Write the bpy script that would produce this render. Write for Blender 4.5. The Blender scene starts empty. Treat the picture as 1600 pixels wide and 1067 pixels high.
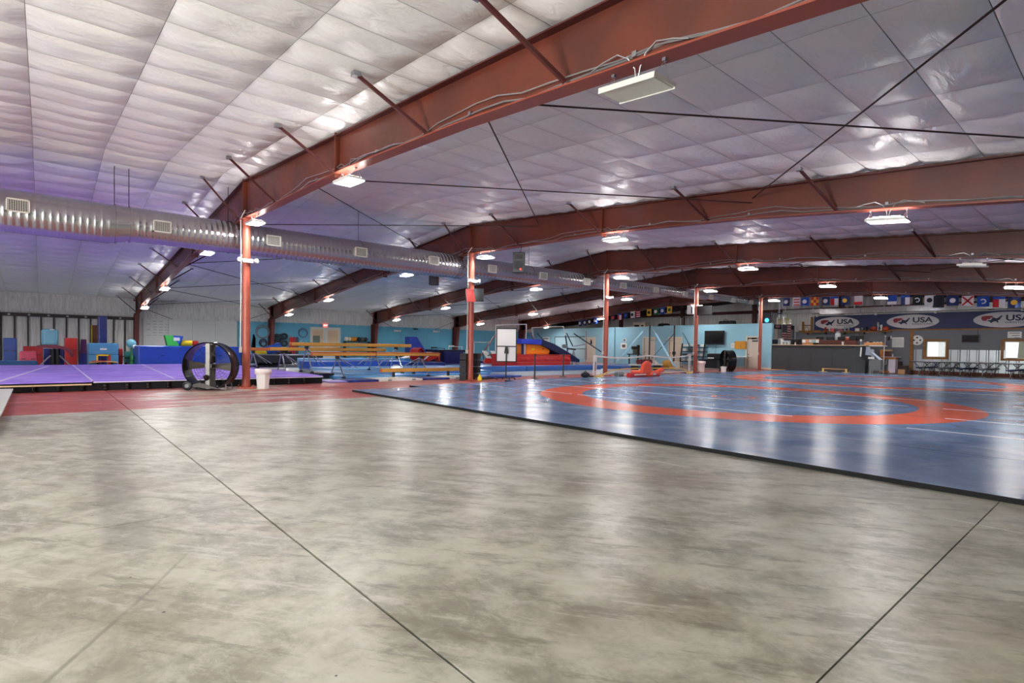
import bpy, math, random
import numpy as np
from mathutils import Vector, Matrix
random.seed(4); rng = np.random.default_rng(4)
S = bpy.context.scene; COL = S.collection
PI = math.pi
# ---------------------------------------------------------------- camera, world, exposure
F, SY, PITCH, TH, CH, ROLL = 853.295, 29.5956, -0.02427, 0.85956, 1.238, 0.01498
_fw = Vector((math.cos(TH)*math.cos(PITCH), math.sin(TH)*math.cos(PITCH), math.sin(PITCH)))
_rt = Vector((math.sin(TH), -math.cos(TH), 0)); _up = _rt.cross(_fw)
RT = _rt*math.cos(ROLL)+_up*math.sin(ROLL); UP = _up*math.cos(ROLL)-_rt*math.sin(ROLL)
cam = bpy.data.objects.new('camera', bpy.data.cameras.new('camera')); COL.objects.link(cam)
m = Matrix.Identity(4)
for i in range(3):
    m[i][0], m[i][1], m[i][2] = RT[i], UP[i], -_fw[i]
m[2][3] = CH
cam.matrix_world = m
cam.data.sensor_width = 36; cam.data.lens = F/1600*36; cam.data.shift_y = SY/1600; cam.data.clip_end = 400; cam.data.clip_start = .05
S.camera = cam
S.view_settings.view_transform = 'Standard'; S.view_settings.look = 'None'
S.view_settings.gamma = 1; S.view_settings.use_curve_mapping = False
S.view_settings.exposure = 0.5
S.cycles.use_denoising = True; S.cycles.max_bounces = 8; S.cycles.diffuse_bounces = 6; S.cycles.glossy_bounces = 4
S.cycles.caustics_reflective = False; S.cycles.caustics_refractive = False
S.cycles.sample_clamp_indirect = 6
UPL = 22.0           # radiance of the narrow up-light slots, added on the fixtures to brighten the ceiling
LAMP = 112.0          # radiance of the lit high-bay diffusers
w = bpy.data.worlds.new('sky'); S.world = w; w.use_nodes = True
nt = w.node_tree; bg = nt.nodes['Background']
bg.inputs[0].default_value = (.86, .93, 1, 1)      # even overcast sky
bg.inputs[1].default_value = 1.3
# unseen fill lamp, added behind the camera and tilted up to brighten the hall
_l = bpy.data.lights.new('added_fill_lamp', 'AREA'); _l.shape = 'RECTANGLE'; _l.size = 9; _l.size_y = 3.6; _l.energy = 4500; _l.color = (1, .99, .97)
FILL_LAMP = bpy.data.objects.new('added_fill_lamp', _l); COL.objects.link(FILL_LAMP); FILL_LAMP.location = (-10.9, 4, 1.9); FILL_LAMP.rotation_euler = (0, -PI/2-.38, 0)

# world point under a picture position, at a chosen depth plane (used to measure places off the photograph)
def ray(x, y): return _fw+RT*((x-800)/F)+UP*((533.5+SY-y)/F)
def G(x, y, z=0.0):
    d = ray(x, y); t = (z-CH)/d.z; return Vector((d.x*t, d.y*t, z))
def PX(x, y, X):
    d = ray(x, y); t = X/d.x; return Vector((X, d.y*t, CH+d.z*t))
def PY(x, y, Y):
    d = ray(x, y); t = Y/d.y; return Vector((d.x*t, Y, CH+d.z*t))
# ---------------------------------------------------------------- materials
def lin(c):
    return tuple((v/12.92 if v <= .04045 else ((v+.055)/1.055)**2.4) for v in [q/255 for q in c])+(1,)
MATS = {}
def M(name, c, rough=.5, metal=0, var=.12, sc=3.0, bump=0.0, bsc=30, spec=.5, coat=0, emit=0, stretch=None):
    """principled material: colour c (sRGB 0-255), slow colour variation, fine bump"""
    if name in MATS: return MATS[name]
    mt = bpy.data.materials.new(name); mt.use_nodes = True; n = mt.node_tree.nodes; L = mt.node_tree.links
    b = n['Principled BSDF']; c = lin(c)
    b.inputs['Roughness'].default_value = rough; b.inputs['Metallic'].default_value = metal
    b.inputs['Specular IOR Level'].default_value = spec; b.inputs['Coat Weight'].default_value = coat
    tc = n.new('ShaderNodeTexCoord'); mp = n.new('ShaderNodeMapping'); L.new(tc.outputs['Object'], mp.inputs[0])
    if stretch: mp.inputs['Scale'].default_value = stretch
    if var:
        t = n.new('ShaderNodeTexNoise'); t.inputs['Scale'].default_value = sc; t.inputs['Detail'].default_value = 5; L.new(mp.outputs[0], t.inputs[0])
        mx = n.new('ShaderNodeMix'); mx.data_type = 'RGBA'
        mx.inputs[6].default_value = tuple(v*(1-var) for v in c[:3])+(1,); mx.inputs[7].default_value = tuple(min(1, v*(1+var)) for v in c[:3])+(1,)
        L.new(t.outputs[0], mx.inputs[0]); L.new(mx.outputs[2], b.inputs['Base Color'])
    else: b.inputs['Base Color'].default_value = c
    if bump:
        t2 = n.new('ShaderNodeTexNoise'); t2.inputs['Scale'].default_value = bsc; t2.inputs['Detail'].default_value = 3; L.new(mp.outputs[0], t2.inputs[0])
        bp = n.new('ShaderNodeBump'); bp.inputs['Strength'].default_value = bump; bp.inputs['Distance'].default_value = .03; L.new(t2.outputs[0], bp.inputs['Height']); L.new(bp.outputs[0], b.inputs['Normal'])
    if emit:
        b.inputs['Emission Color'].default_value = c; b.inputs['Emission Strength'].default_value = emit
    MATS[name] = mt; return mt
class NB:
    """tiny node helper"""
    def __init__(s, name):
        s.m = bpy.data.materials.new(name); s.m.use_nodes = True; s.n = s.m.node_tree.nodes; s.L = s.m.node_tree.links; s.b = s.n['Principled BSDF']; MATS[name] = s.m
        g = s.n.new('ShaderNodeNewGeometry'); s.pos = g.outputs['Position']
        sp = s.n.new('ShaderNodeSeparateXYZ'); s.L.new(s.pos, sp.inputs[0]); s.x, s.y, s.z = sp.outputs
    def put(s, sock, v):
        if hasattr(v, 'is_linked'): s.L.new(v, sock)
        elif isinstance(v, tuple) and len(v) == 3 and sock.type == 'RGBA': sock.default_value = v+(1,)
        else: sock.default_value = v
    def math(s, op, a, b=0.0, c=None, clamp=False):
        q = s.n.new('ShaderNodeMath'); q.operation = op; q.use_clamp = clamp; s.put(q.inputs[0], a); s.put(q.inputs[1], b)
        if c is not None: s.put(q.inputs[2], c)
        return q.outputs[0]
    def noise(s, sc, det=4, scale=(1, 1, 1), rough=.5, dist=0, rot=None):
        src = s.pos
        if rot: m0 = s.n.new('ShaderNodeMapping'); s.L.new(s.pos, m0.inputs[0]); m0.inputs['Rotation'].default_value = (0, 0, rot); src = m0.outputs[0]
        mp = s.n.new('ShaderNodeMapping'); s.L.new(src, mp.inputs[0]); mp.inputs['Scale'].default_value = scale
        q = s.n.new('ShaderNodeTexNoise'); q.inputs['Scale'].default_value = sc; q.inputs['Detail'].default_value = det; q.inputs['Roughness'].default_value = rough; q.inputs['Distortion'].default_value = dist
        s.L.new(mp.outputs[0], q.inputs[0]); return q.outputs[0]
    def ramp(s, f, a, b):      # smooth 0..1 between a and b
        q = s.n.new('ShaderNodeMapRange'); q.interpolation_type = 'SMOOTHSTEP'; s.put(q.inputs[0], f); s.put(q.inputs[1], a); s.put(q.inputs[2], b); return q.outputs[0]
    def mix(s, f, a, b):
        q = s.n.new('ShaderNodeMix'); q.data_type = 'RGBA'; s.put(q.inputs[0], f); s.put(q.inputs[6], a); s.put(q.inputs[7], b); return q.outputs[2]
    def bump(s, h, st=.3, d=.02):
        q = s.n.new('ShaderNodeBump'); q.inputs['Strength'].default_value = st; q.inputs['Distance'].default_value = d; s.L.new(h, q.inputs['Height']); s.L.new(q.outputs[0], s.b.inputs['Normal'])
def L3(*c): return lin(c)
# ---------------------------------------------------------------- geometry
ROOT = {}
def inv_of(parent):
    while parent is not None and parent.name not in ROOT: parent = parent.parent
    return ROOT[parent.name].inverted() if parent is not None else None
class MB:
    def __init__(s): s.v, s.f, s.mi, s.cur = [], [], [], 0
    def add(s, vs, fs):
        k = len(s.v); s.v += [tuple(q) for q in vs]; s.f += [tuple(i+k for i in q) for q in fs]; s.mi += [s.cur]*len(fs); return s
    def bx(s, x0, x1, y0, y1, z0, z1):
        return s.add([(x0, y0, z0), (x1, y0, z0), (x1, y1, z0), (x0, y1, z0), (x0, y0, z1), (x1, y0, z1), (x1, y1, z1), (x0, y1, z1)],
                     [(0, 3, 2, 1), (4, 5, 6, 7), (0, 1, 5, 4), (1, 2, 6, 5), (2, 3, 7, 6), (3, 0, 4, 7)])
    def box(s, c, d, rz=0, R=None):
        R = R or Matrix.Rotation(rz, 3, 'Z'); c = Vector(c); h = [q/2 for q in d]; vs = []
        for z in (-1, 1):
            for (a, b) in ((-1, -1), (1, -1), (1, 1), (-1, 1)): vs.append(c+R@Vector((a*h[0], b*h[1], z*h[2])))
        return s.add(vs, [(0, 3, 2, 1), (4, 5, 6, 7), (0, 1, 5, 4), (1, 2, 6, 5), (2, 3, 7, 6), (3, 0, 4, 7)])
    def prism(s, poly, off):
        off = Vector(off); n = len(poly); vs = [Vector(q) for q in poly]; vs += [q+off for q in vs]
        return s.add(vs, [tuple(range(n))[::-1], tuple(range(n, 2*n))]+[(i, (i+1) % n, (i+1) % n+n, i+n) for i in range(n)])
    def cyl(s, p0, p1, r, r1=None, n=12, cap=True):
        p0, p1 = Vector(p0), Vector(p1); r1 = r if r1 is None else r1; d = (p1-p0).normalized()
        a = d.orthogonal().normalized(); b = d.cross(a); vs = []
        for p, q in ((p0, r), (p1, r1)):
            for i in range(n):
                t = 2*PI*i/n; vs.append(p+(a*math.cos(t)+b*math.sin(t))*q)
        fs = [(i, (i+1) % n, (i+1) % n+n, i+n) for i in range(n)]
        if cap: fs += [tuple(range(n))[::-1], tuple(range(n, 2*n))]
        return s.add(vs, fs)
    def tube(s, pts, r, n=6, closed=False):
        pts = [Vector(p) for p in pts]; N = len(pts); vs = []; up = None
        for i, p in enumerate(pts):
            a = pts[(i-1) % N] if (closed or i > 0) else p; b = pts[(i+1) % N] if (closed or i < N-1) else p
            d = (b-a).normalized() if (b-a).length > 1e-9 else Vector((0, 0, 1))
            if up is None: up = d.orthogonal().normalized()
            up = (up-d*up.dot(d)); up = up.normalized() if up.length > 1e-6 else d.orthogonal().normalized(); q = d.cross(up)
            for k in range(n):
                t = 2*PI*k/n; vs.append(p+(up*math.cos(t)+q*math.sin(t))*r)
        R = N if closed else N-1; fs = []
        for i in range(R):
            for k in range(n):
                j = (i+1) % N; fs.append((i*n+k, i*n+(k+1) % n, j*n+(k+1) % n, j*n+k))
        if not closed: fs += [tuple(range(n))[::-1], tuple(range((N-1)*n, N*n))]
        return s.add(vs, fs)
    def lathe(s, prof, o, axis=(0, 0, 1), n=20, cap=True):
        o = Vector(o); d = Vector(axis).normalized(); a = d.orthogonal().normalized(); b = d.cross(a); vs = []
        for r, h in prof:
            for i in range(n):
                t = 2*PI*i/n; vs.append(o+d*h+(a*math.cos(t)+b*math.sin(t))*r)
        fs = []
        for j in range(len(prof)-1):
            for i in range(n): fs.append((j*n+i, j*n+(i+1) % n, (j+1)*n+(i+1) % n, (j+1)*n+i))
        if cap: fs += [tuple(range(n))[::-1], tuple(range((len(prof)-1)*n, len(prof)*n))]
        return s.add(vs, fs)
    def sph(s, c, r, n=12, sq=(1, 1, 1)):
        k = max(4, n//2); c = Vector(c)
        vs = [c+Vector((sq[0]*r*math.sin(PI*j/k)*math.cos(2*PI*i/n), sq[1]*r*math.sin(PI*j/k)*math.sin(2*PI*i/n), sq[2]*r*math.cos(PI*j/k))) for j in range(1, k) for i in range(n)]
        vs += [c+Vector((0, 0, r*sq[2])), c-Vector((0, 0, r*sq[2]))]; T, B = len(vs)-2, len(vs)-1; fs = []
        for j in range(k-2):
            for i in range(n): fs.append((j*n+i, (j+1)*n+i, (j+1)*n+(i+1) % n, j*n+(i+1) % n))
        for i in range(n): fs += [(T, i, (i+1) % n), (B, (k-2)*n+(i+1) % n, (k-2)*n+i)]
        return s.add(vs, fs)
    def build(s, name, mat, parent=None, smooth=False, bevel=0, seg=2, subd=0):
        me = bpy.data.meshes.new(name); inv = inv_of(parent)
        vs = s.v if inv is None else [tuple(inv@Vector(q)) for q in s.v]
        me.from_pydata(vs, [], s.f)
        for mt in (mat if isinstance(mat, (list, tuple)) else [mat]): me.materials.append(mt)
        if isinstance(mat, (list, tuple)): me.polygons.foreach_set('material_index', s.mi)
        if smooth: me.polygons.foreach_set('use_smooth', [True]*len(s.f))
        me.update(); o = bpy.data.objects.new(name, me); COL.objects.link(o)
        if parent: o.parent = parent
        if smooth == 'auto':
            try: me.set_sharp_from_angle(angle=math.radians(40))
            except Exception: pass
        if bevel:
            b = o.modifiers.new('bevel', 'BEVEL'); b.width = bevel; b.segments = seg; b.limit_method = 'ANGLE'
        if subd: q = o.modifiers.new('sub', 'SUBSURF'); q.levels = q.render_levels = subd
        return o
def tag(o, label=None, cat=None, group=None, kind=None):
    if label: o['label'] = label
    if cat: o['category'] = cat
    if group: o['group'] = group
    if kind: o['kind'] = kind
    return o
def thing(name, label, cat, loc=(0, 0, 0), rz=0, group=None):
    o = bpy.data.objects.new(name, None); COL.objects.link(o); o.location = loc; o.rotation_euler = (0, 0, rz); o.empty_display_size = .1
    ROOT[o.name] = Matrix.Translation(Vector(loc))@Matrix.Rotation(rz, 4, 'Z'); return tag(o, label, cat, group)
def struct(o): o['kind'] = 'structure'; return o
def copy_tree(o, parent=None):
    c = o.copy(); COL.objects.link(c); c.parent = parent
    for ch in list(o.children): copy_tree(ch, c)
    return c
def dup(o, loc, rz, label, group=None):
    c = copy_tree(o); c.location = loc; c.rotation_euler = (0, 0, rz); c['label'] = label
    if group: c['group'] = group
    return c
def text(name, s, size, loc, mat, parent=None, bold=0.0, rot=None, squeeze=1.0, depth=.004):
    """flat lettering; by default it stands on a wall that faces the hall's near end and reads towards -Y"""
    cu = bpy.data.curves.new(name, 'FONT'); cu.body = s; cu.size = size; cu.align_x = 'CENTER'; cu.align_y = 'CENTER'; cu.offset = bold; cu.extrude = depth; cu.resolution_u = 3
    to = bpy.data.objects.new(name, cu); COL.objects.link(to); dg = bpy.context.evaluated_depsgraph_get(); me = bpy.data.meshes.new_from_object(to.evaluated_get(dg))
    bpy.data.objects.remove(to)
    R = (rot or Matrix(((0, 0, -1), (-1, 0, 0), (0, 1, 0)))).to_4x4()
    T = Matrix.Translation(Vector(loc))@R@Matrix.Diagonal((squeeze, 1, 1, 1)); inv = inv_of(parent)
    me.transform((inv if inv is not None else Matrix())@T); me.materials.clear(); me.materials.append(mat)
    o = bpy.data.objects.new(name, me); COL.objects.link(o); o.parent = parent; return o
WALLY = Matrix(((1, 0, 0), (0, 0, -1), (0, 1, 0)))   # lettering on the left wall (faces -Y, reads towards +X): x->X, y->Z, normal->-Y
# ---------------------------------------------------------------- the shell of the building
FX = [4.246+7.62*k for k in range(-1, 5)]       # frames: FX[0] is behind the picture, FX[1] carries the first round column
YR, HR, SL = 16.07, 5.74, .0822                   # ridge line and roof slope
YL, YN, XE, XN = 39.43, -7.3, 40.2, -11.0        # left wall, right wall, far end wall, near end wall
def roof(y): return HR-SL*abs(y-YR)
ORD = ['zeroth', 'first', 'second', 'third', 'fourth', 'fifth', 'sixth', 'seventh', 'eighth', 'ninth', 'tenth', 'eleventh', 'twelfth']
# --- concrete
c = NB('concrete')
def band_(v, lo, hi): return c.math('MULTIPLY', c.math('GREATER_THAN', v, lo), c.math('LESS_THAN', v, hi))
n1 = c.noise(.5, 6, rough=.6); n2 = c.noise(1.7, 10, rough=.72, dist=.15); n3 = c.noise(22, 6, rough=.75); n4 = c.noise(.95, 8, rough=.7); n5 = c.noise(4.5, 8, scale=(1.6, .7, 1), rough=.8)
base = c.mix(c.ramp(n2, .38, .62), L3(138, 136, 120), L3(188, 187, 170))
base = c.mix(c.math('MULTIPLY', c.ramp(n5, .48, .64), .6), base, L3(194, 194, 182))
base = c.mix(c.math('MULTIPLY', c.ramp(n1, .48, .68), .6), base, L3(136, 124, 100))
base = c.mix(c.math('MULTIPLY', c.ramp(n4, .56, .7), .5), base, L3(108, 107, 94))
base = c.mix(c.math('MULTIPLY', c.ramp(n3, .6, .78), .4), base, L3(122, 118, 104))
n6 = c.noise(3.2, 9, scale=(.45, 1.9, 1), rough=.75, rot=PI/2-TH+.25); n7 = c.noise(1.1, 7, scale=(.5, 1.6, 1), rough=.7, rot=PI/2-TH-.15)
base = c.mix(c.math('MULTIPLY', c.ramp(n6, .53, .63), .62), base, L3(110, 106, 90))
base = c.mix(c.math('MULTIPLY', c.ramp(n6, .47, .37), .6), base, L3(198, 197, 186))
base = c.mix(c.math('MULTIPLY', c.ramp(n7, .57, .7), .4), base, L3(132, 116, 88))
def seg(p, q, wd, soft):
    dx, dy = q.x-p.x, q.y-p.y; L_ = math.hypot(dx, dy); dx /= L_; dy /= L_; ux, uy = c.math('SUBTRACT', c.x, p.x), c.math('SUBTRACT', c.y, p.y)
    al = c.math('ADD', c.math('MULTIPLY', ux, dx), c.math('MULTIPLY', uy, dy)); ac = c.math('ABSOLUTE', c.math('SUBTRACT', c.math('MULTIPLY', ux, dy), c.math('MULTIPLY', uy, dx)))
    return c.math('MULTIPLY', c.ramp(ac, wd+soft, wd), band_(al, 0, L_))
for (p, q, wd, so, am) in ((G(152, 655), G(205, 860), .08, .1, .42), (G(70, 1067), G(232, 925), .004, .012, .6), (G(232, 925), G(295, 862), .004, .01, .45), (G(0, 850), G(170, 795), .02, .06, .3)):
    base = c.mix(c.math('MULTIPLY', c.math('MULTIPLY', seg(p, q, wd, so), am), c.ramp(n5, .3, .6)), base, L3(96, 92, 80))
speck = c.n.new('ShaderNodeTexVoronoi'); speck.inputs['Scale'].default_value = 3.2; c.L.new(c.pos, speck.inputs[0]); base = c.mix(c.ramp(speck.outputs['Distance'], .03, .02), base, L3(60, 56, 50))
# the floor paint along the column line: worn dull red with scuffed patches, edge at y = 12
wear = c.noise(1.3, 7, scale=(.35, 1.4, 1), rough=.75, dist=.6)
wx = c.ramp(c.math('ABSOLUTE', c.math('SUBTRACT', c.x, 3.6)), 2.6, 1.3)     # the walked-off patch in front of the fan
wthr = c.math('SUBTRACT', .64, c.math('MULTIPLY', wx, .18))
worn = c.ramp(wear, wthr, c.math('ADD', wthr, .05))
red = c.mix(c.ramp(n2, .3, .7), L3(142, 60, 56), L3(178, 88, 80))
redm = c.math('MULTIPLY', band_(c.y, 12.02, 17.6), c.math('SUBTRACT', 1, c.math('MULTIPLY', worn, .8)))
far = c.math('GREATER_THAN', c.x, 38.0)
fin = c.mix(redm, base, red)
fin = c.mix(c.math('MULTIPLY', far, .6), fin, L3(158, 60, 56))
fin = c.mix(c.math('MULTIPLY', c.math('GREATER_THAN', c.y, 17.6), .85), fin, c.mix(n2, L3(150, 160, 172), L3(176, 184, 194)))
fin = c.mix(c.math('MULTIPLY', c.math('MULTIPLY', c.math('GREATER_THAN', c.y, 17.6), c.math('GREATER_THAN', c.x, 31.5)), .85), fin, red)
def line(yc, x0, x1, wd=.035):
    a = c.math('LESS_THAN', c.math('ABSOLUTE', c.math('SUBTRACT', c.y, yc)), wd); b = c.math('LESS_THAN', c.math('ABSOLUTE', c.math('SUBTRACT', c.x, (x0+x1)/2)), (x1-x0)/2); return c.math('MULTIPLY', a, b)
for yc, a, b in ((14.5, -.5, 1.35), (14.4, 1.0, 1.55), (13.5, .6, .9)):
    fin = c.mix(c.math('MULTIPLY', line(yc, a, b), .8), fin, L3(222, 190, 180))
c.L.new(fin, c.b.inputs['Base Color'])
c.put(c.b.inputs['Roughness'], c.math('ADD', c.math('MULTIPLY', c.ramp(n6, .35, .65), .1), c.math('ADD', .28, c.math('MULTIPLY', redm, .1))))
c.b.inputs['Specular IOR Level'].default_value = .62
c.bump(c.math('ADD', c.math('MULTIPLY', n2, .6), c.math('MULTIPLY', n3, .25)), .32, .012)
CONC = c.m
fl = MB().bx(XN, XE, YN, YL, -.3, -.012).build('floor', M('joint_dark', (44, 38, 30), .9)); struct(fl)
xs = [XN, -6.5, -2.6, 1.205, 5.15, 8.9, 12.8, 16.6, 20.4, 24.3, 28.1, 32, 36, XE]; ys = [YN, -3, .77, 4.49, 8.3, 12.9, 17, 21, 25, 29, 33, YL]
for i in range(len(xs)-1):
    for j in range(len(ys)-1):
        g = .007; MB().bx(xs[i]+g, xs[i+1]-g, ys[j]+(.004 if j < 3 else 0.001), ys[j+1]-(.004 if j < 3 else 0.001), -.2, 0).build('concrete_slab', CONC, fl)
# --- roof insulation, quilted between the purlins: one pillow per panel
c = NB('quilted_foil')
na = c.noise(2.2, 4, scale=(1, 2.4, 1), dist=.8); nb = c.noise(7, 3, scale=(.5, 2.2, 1), dist=.4); nl = c.noise(.3, 2)
c.L.new(c.mix(c.ramp(nl, .3, .7), L3(238, 236, 238), L3(246, 245, 245)), c.b.inputs['Base Color'])
c.b.inputs['Roughness'].default_value = .31; c.b.inputs['Specular IOR Level'].default_value = .8
c.bump(c.math('ADD', na, c.math('MULTIPLY', nb, .3)), .5, .05)
FOIL = c.m
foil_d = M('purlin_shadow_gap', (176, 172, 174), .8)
# a folded backing skin so nothing shows between the pillows
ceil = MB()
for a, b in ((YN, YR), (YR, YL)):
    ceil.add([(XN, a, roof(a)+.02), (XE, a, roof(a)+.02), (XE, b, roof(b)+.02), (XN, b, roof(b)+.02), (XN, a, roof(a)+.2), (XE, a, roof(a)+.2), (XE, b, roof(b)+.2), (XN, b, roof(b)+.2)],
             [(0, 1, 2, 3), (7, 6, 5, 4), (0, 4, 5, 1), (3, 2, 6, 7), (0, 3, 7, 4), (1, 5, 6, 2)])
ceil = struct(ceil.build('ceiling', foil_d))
PWX, PWY, NG = 1.27, .835, 8
def pillow(seed):
    r = np.random.default_rng(seed); vs = []; w1, w2, ph = r.uniform(.6, 1.6), r.uniform(2, 5), r.uniform(0, 6)
    for j in range(NG+1):
        for i in range(NG+1):
            u, v = i/NG, j/NG; e = (1-abs(2*u-1)**3.5)*(1-abs(2*v-1)**2.6)
            wr = .007*math.sin(w2*3*v+ph+w1*2*u)*e+.006*math.sin(9*u+ph*2+3*v)*e
            vs.append((u*(PWX-.006)+.003, v*(PWY-.006)+.003, -.075*e-wr*1.5))
    fs = [(j*(NG+1)+i, (j+1)*(NG+1)+i, (j+1)*(NG+1)+i+1, j*(NG+1)+i+1) for j in range(NG) for i in range(NG)]
    return vs, fs
PIL = [pillow(k) for k in range(10)]; PME = []
for vs, fs in PIL:
    me = bpy.data.meshes.new('insulation_panel'); me.from_pydata(vs, [], fs); me.polygons.foreach_set('use_smooth', [True]*len(fs)); me.materials.append(FOIL); PME.append(me)
cells = []
x = 1.14-PWX*9
while x < XE-.02:
    for k in range(-28, 28):
        y0 = YR+k*PWY; yc = y0+PWY/2; xc = x+PWX/2
        if x > XN-.1 and yc < YL and yc > YN: 
            d = Vector((xc, yc, roof(yc)-CH)); dep = d.dot(_fw); lat = d.dot(RT); 
            seen = dep > 0 and abs(lat/dep) < 1.05 and (d.dot(UP)/dep) < .75
            cells.append((0 if seen else 1, d.length, x, y0))
    x += PWX
cells.sort(); rest = MB()
for q, (ns, dd, x, y0) in enumerate(cells):
    sgn = 1 if y0 >= YR-1e-6 else -1; zz = roof(y0); k = random.randrange(10)
    ang = -math.atan(SL)*sgn
    if q < 290:
        o = bpy.data.objects.new('insulation_panel', PME[k]); COL.objects.link(o); o.parent = ceil; o.location = (x, y0, zz); o.rotation_euler = (ang, 0, 0)
    elif x+PWX < XE+.6:
        vs, fs = PIL[k]; st = 1 
        rest.add([(x+vx, y0+vy*math.cos(ang)-vz*math.sin(ang), zz+vy*math.sin(ang)+vz*math.cos(ang)) for vx, vy, vz in vs], fs)
o = rest.build('insulation_panel', FOIL, ceil, smooth=True); o['kind'] = 'stuff'
# --- outer walls
c = NB('wall_insulation')
na = c.noise(3, 5, scale=(5, 5, .35), dist=.6); nb = c.noise(12, 3, scale=(2, 2, .25))
c.L.new(c.mix(c.ramp(na, .3, .7), L3(205, 201, 197), L3(232, 230, 226)), c.b.inputs['Base Color'])
c.b.inputs['Roughness'].default_value = .35; c.bump(c.math('ADD', na, c.math('MULTIPLY', nb, .4)), .75, .06)
WINS = c.m
eave = roof(YL)
wl = struct(MB().bx(XN-.2, XE, YL, YL+.2, 0, eave+.2).build('wall_left', WINS))
struct(MB().bx(XN, XE, YN-.2, YN, 0, roof(YN)+.2).build('wall_right', WINS))
# upper drape of the left wall sags a little in front of the boards
dr = MB(); nx = 320; vs = []; fs = []
for i in range(nx+1):
    X = XN+(XE-XN)*i/nx
    for j in range(7):
        t = j/6; z = 2.66+(eave-.02-2.66)*t; off = .1+.09*math.sin(PI*t)*(1+.35*math.sin(X*9+math.sin(X*2)*2))+.012*math.sin(X*31); vs.append((X, YL-off, z))
for i in range(nx):
    for j in range(6): fs.append((i*7+j, (i+1)*7+j, (i+1)*7+j+1, i*7+j+1))
dr.add(vs, fs); dr.build('insulation_drape', WINS, wl, smooth=True)
# studs left bare at the left end
sb = M('dark_steel', (52, 38, 38), .5, .2)
for k in range(12):
    X = -1.62+k*.535
    if X < 4.1: MB().bx(X-.035, X+.035, YL-.16, YL-.01, 0, 2.52).build('stud', sb, wl)
MB().bx(-1.75, 4.15, YL-.22, YL-.01, 2.5, 2.68).build('girt', sb, wl)
for k in range(7):
    X = -1.3+k*.8; MB().bx(X-.05, X+.05, YL-.235, YL-.22, 2.55, 2.63).build('clip', M('zinc', (160, 160, 165), .35, .8), wl)
MB().bx(-1.85, -1.62, YL-.25, YL-.01, 0, 2.7).build('end_post', sb, wl)
# white boards then blue boards
WB = M('white_board_gloss', (226, 226, 222), .22, 0, .04, 2)
for k in range(4):
    x0 = 4.62+k*1.3; MB().bx(x0+.006, x0+1.294, YL-.12, YL-.02, .0, 2.66).build('white_wall_panel', WB, wl)
BLUE = M('blue_wall_paint', (100, 176, 204), .45, 0, .1, .8, .05, 12)
BLUEL = M('light_blue_wall_paint', (148, 198, 216), .5, 0, .06, .6, .04, 10)
bx0 = 9.85; k = 0
while bx0 < 36.5:
    x1 = min(bx0+1.22, 36.6); MB().bx(bx0+.003, x1-.003, YL-.11, YL-.02, 0, 2.68).build('blue_wall_panel', BLUE, wl); bx0 = x1
MB().bx(9.85, 36.6, YL-.125, YL-.02, 2.68, 2.72).build('cap_strip', BLUE, wl)
tx = M('black_ink', (40, 40, 48), .6, 0, 0)
for r_ in range(6):          # marker handwriting, too small to read in the photograph: loose strokes in the same rows
    for q in range(4):
        if (q == 0 and r_ % 2 == 0 and r_) or (r_ == 0 and q in (0, 3)): continue
        x0, z0 = 4.8+q*.31, 2.48-r_*.17
        MB().tube([(x0+.02*k, YL-.124, z0+.035*math.sin(k*2.1+r_+q)) for k in range(11)], .005, 4).build('marker_stroke', tx, wl)
# --- near end wall with an unseen door opening, made up to let in fill light
DY0, DY1, DZ = -.5, 8.5, 3.7
nw = MB().bx(XN-.2, XN, YN, DY0, 0, 3.9).bx(XN-.2, XN, DY1, YL, 0, 3.9).bx(XN-.2, XN, YN, YL, DZ, 3.9)
nw.prism([(XN-.2, YN, 3.9), (XN-.2, YL, 3.9), (XN-.2, YR, HR+.2)], (.2, 0, 0)); struct(nw.build('wall_near', WINS))
# --- far end wall (x = 40.2): grey below, insulation above, two windows
WY = [(8.62, 7.66), (5.12, 3.35)]; WZ = (1.02, 1.97)
GREY = M('grey_wall_paint', (110, 112, 119), .55, 0, .06, 1.2, .04, 14)
yc = sorted([YN, YL]+[q for wn in WY for q in wn]); fe = MB()
fe.bx(XE, XE+.2, YN, YL, WZ[1], 3.9).bx(XE, XE+.2, YN, YL, 0, WZ[0])
for a, b in ((YN, 3.35), (5.12, 7.66), (8.62, YL)): fe.bx(XE, XE+.2, a, b, WZ[0], WZ[1])
fe.prism([(XE, YN, 3.9), (XE, YL, 3.9), (XE, YR, HR+.2)], (.2, 0, 0)); fe = struct(fe.build('wall_far', WINS))
g = MB(); X0 = XE-.06
g.bx(X0, XE, YN, 16.1, WZ[1], 2.62).bx(X0, XE, YN, 16.1, 0, WZ[0])
for a, b in ((YN, 3.35), (5.12, 7.66), (8.62, 16.1)): g.bx(X0, XE, a, b, WZ[0], WZ[1])
g.build('grey_wall_board', GREY, fe)
STEEL_D = M('brown_steel', (84, 44, 38), .5, .1, .2, 2)
MB().bx(XE-.2, XE-.02, YN, 38, 4.0, 4.22).build('girt', STEEL_D, fe)
for Y in (13.2, 5.7, 19.0, 25.0, 31.3): MB().bx(XE-.32, XE-.02, Y-.13, Y+.13, 3.72 if Y < 17 else 0, roof(Y)-.05).build('wind_post', STEEL_D, fe)
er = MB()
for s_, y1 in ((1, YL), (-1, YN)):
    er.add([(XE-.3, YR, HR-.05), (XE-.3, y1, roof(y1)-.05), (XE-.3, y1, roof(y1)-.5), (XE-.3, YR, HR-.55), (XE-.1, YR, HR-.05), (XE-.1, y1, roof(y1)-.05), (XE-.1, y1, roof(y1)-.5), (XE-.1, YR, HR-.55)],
           [(0, 1, 2, 3), (7, 6, 5, 4), (3, 2, 6, 7), (0, 4, 5, 1)])
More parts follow.
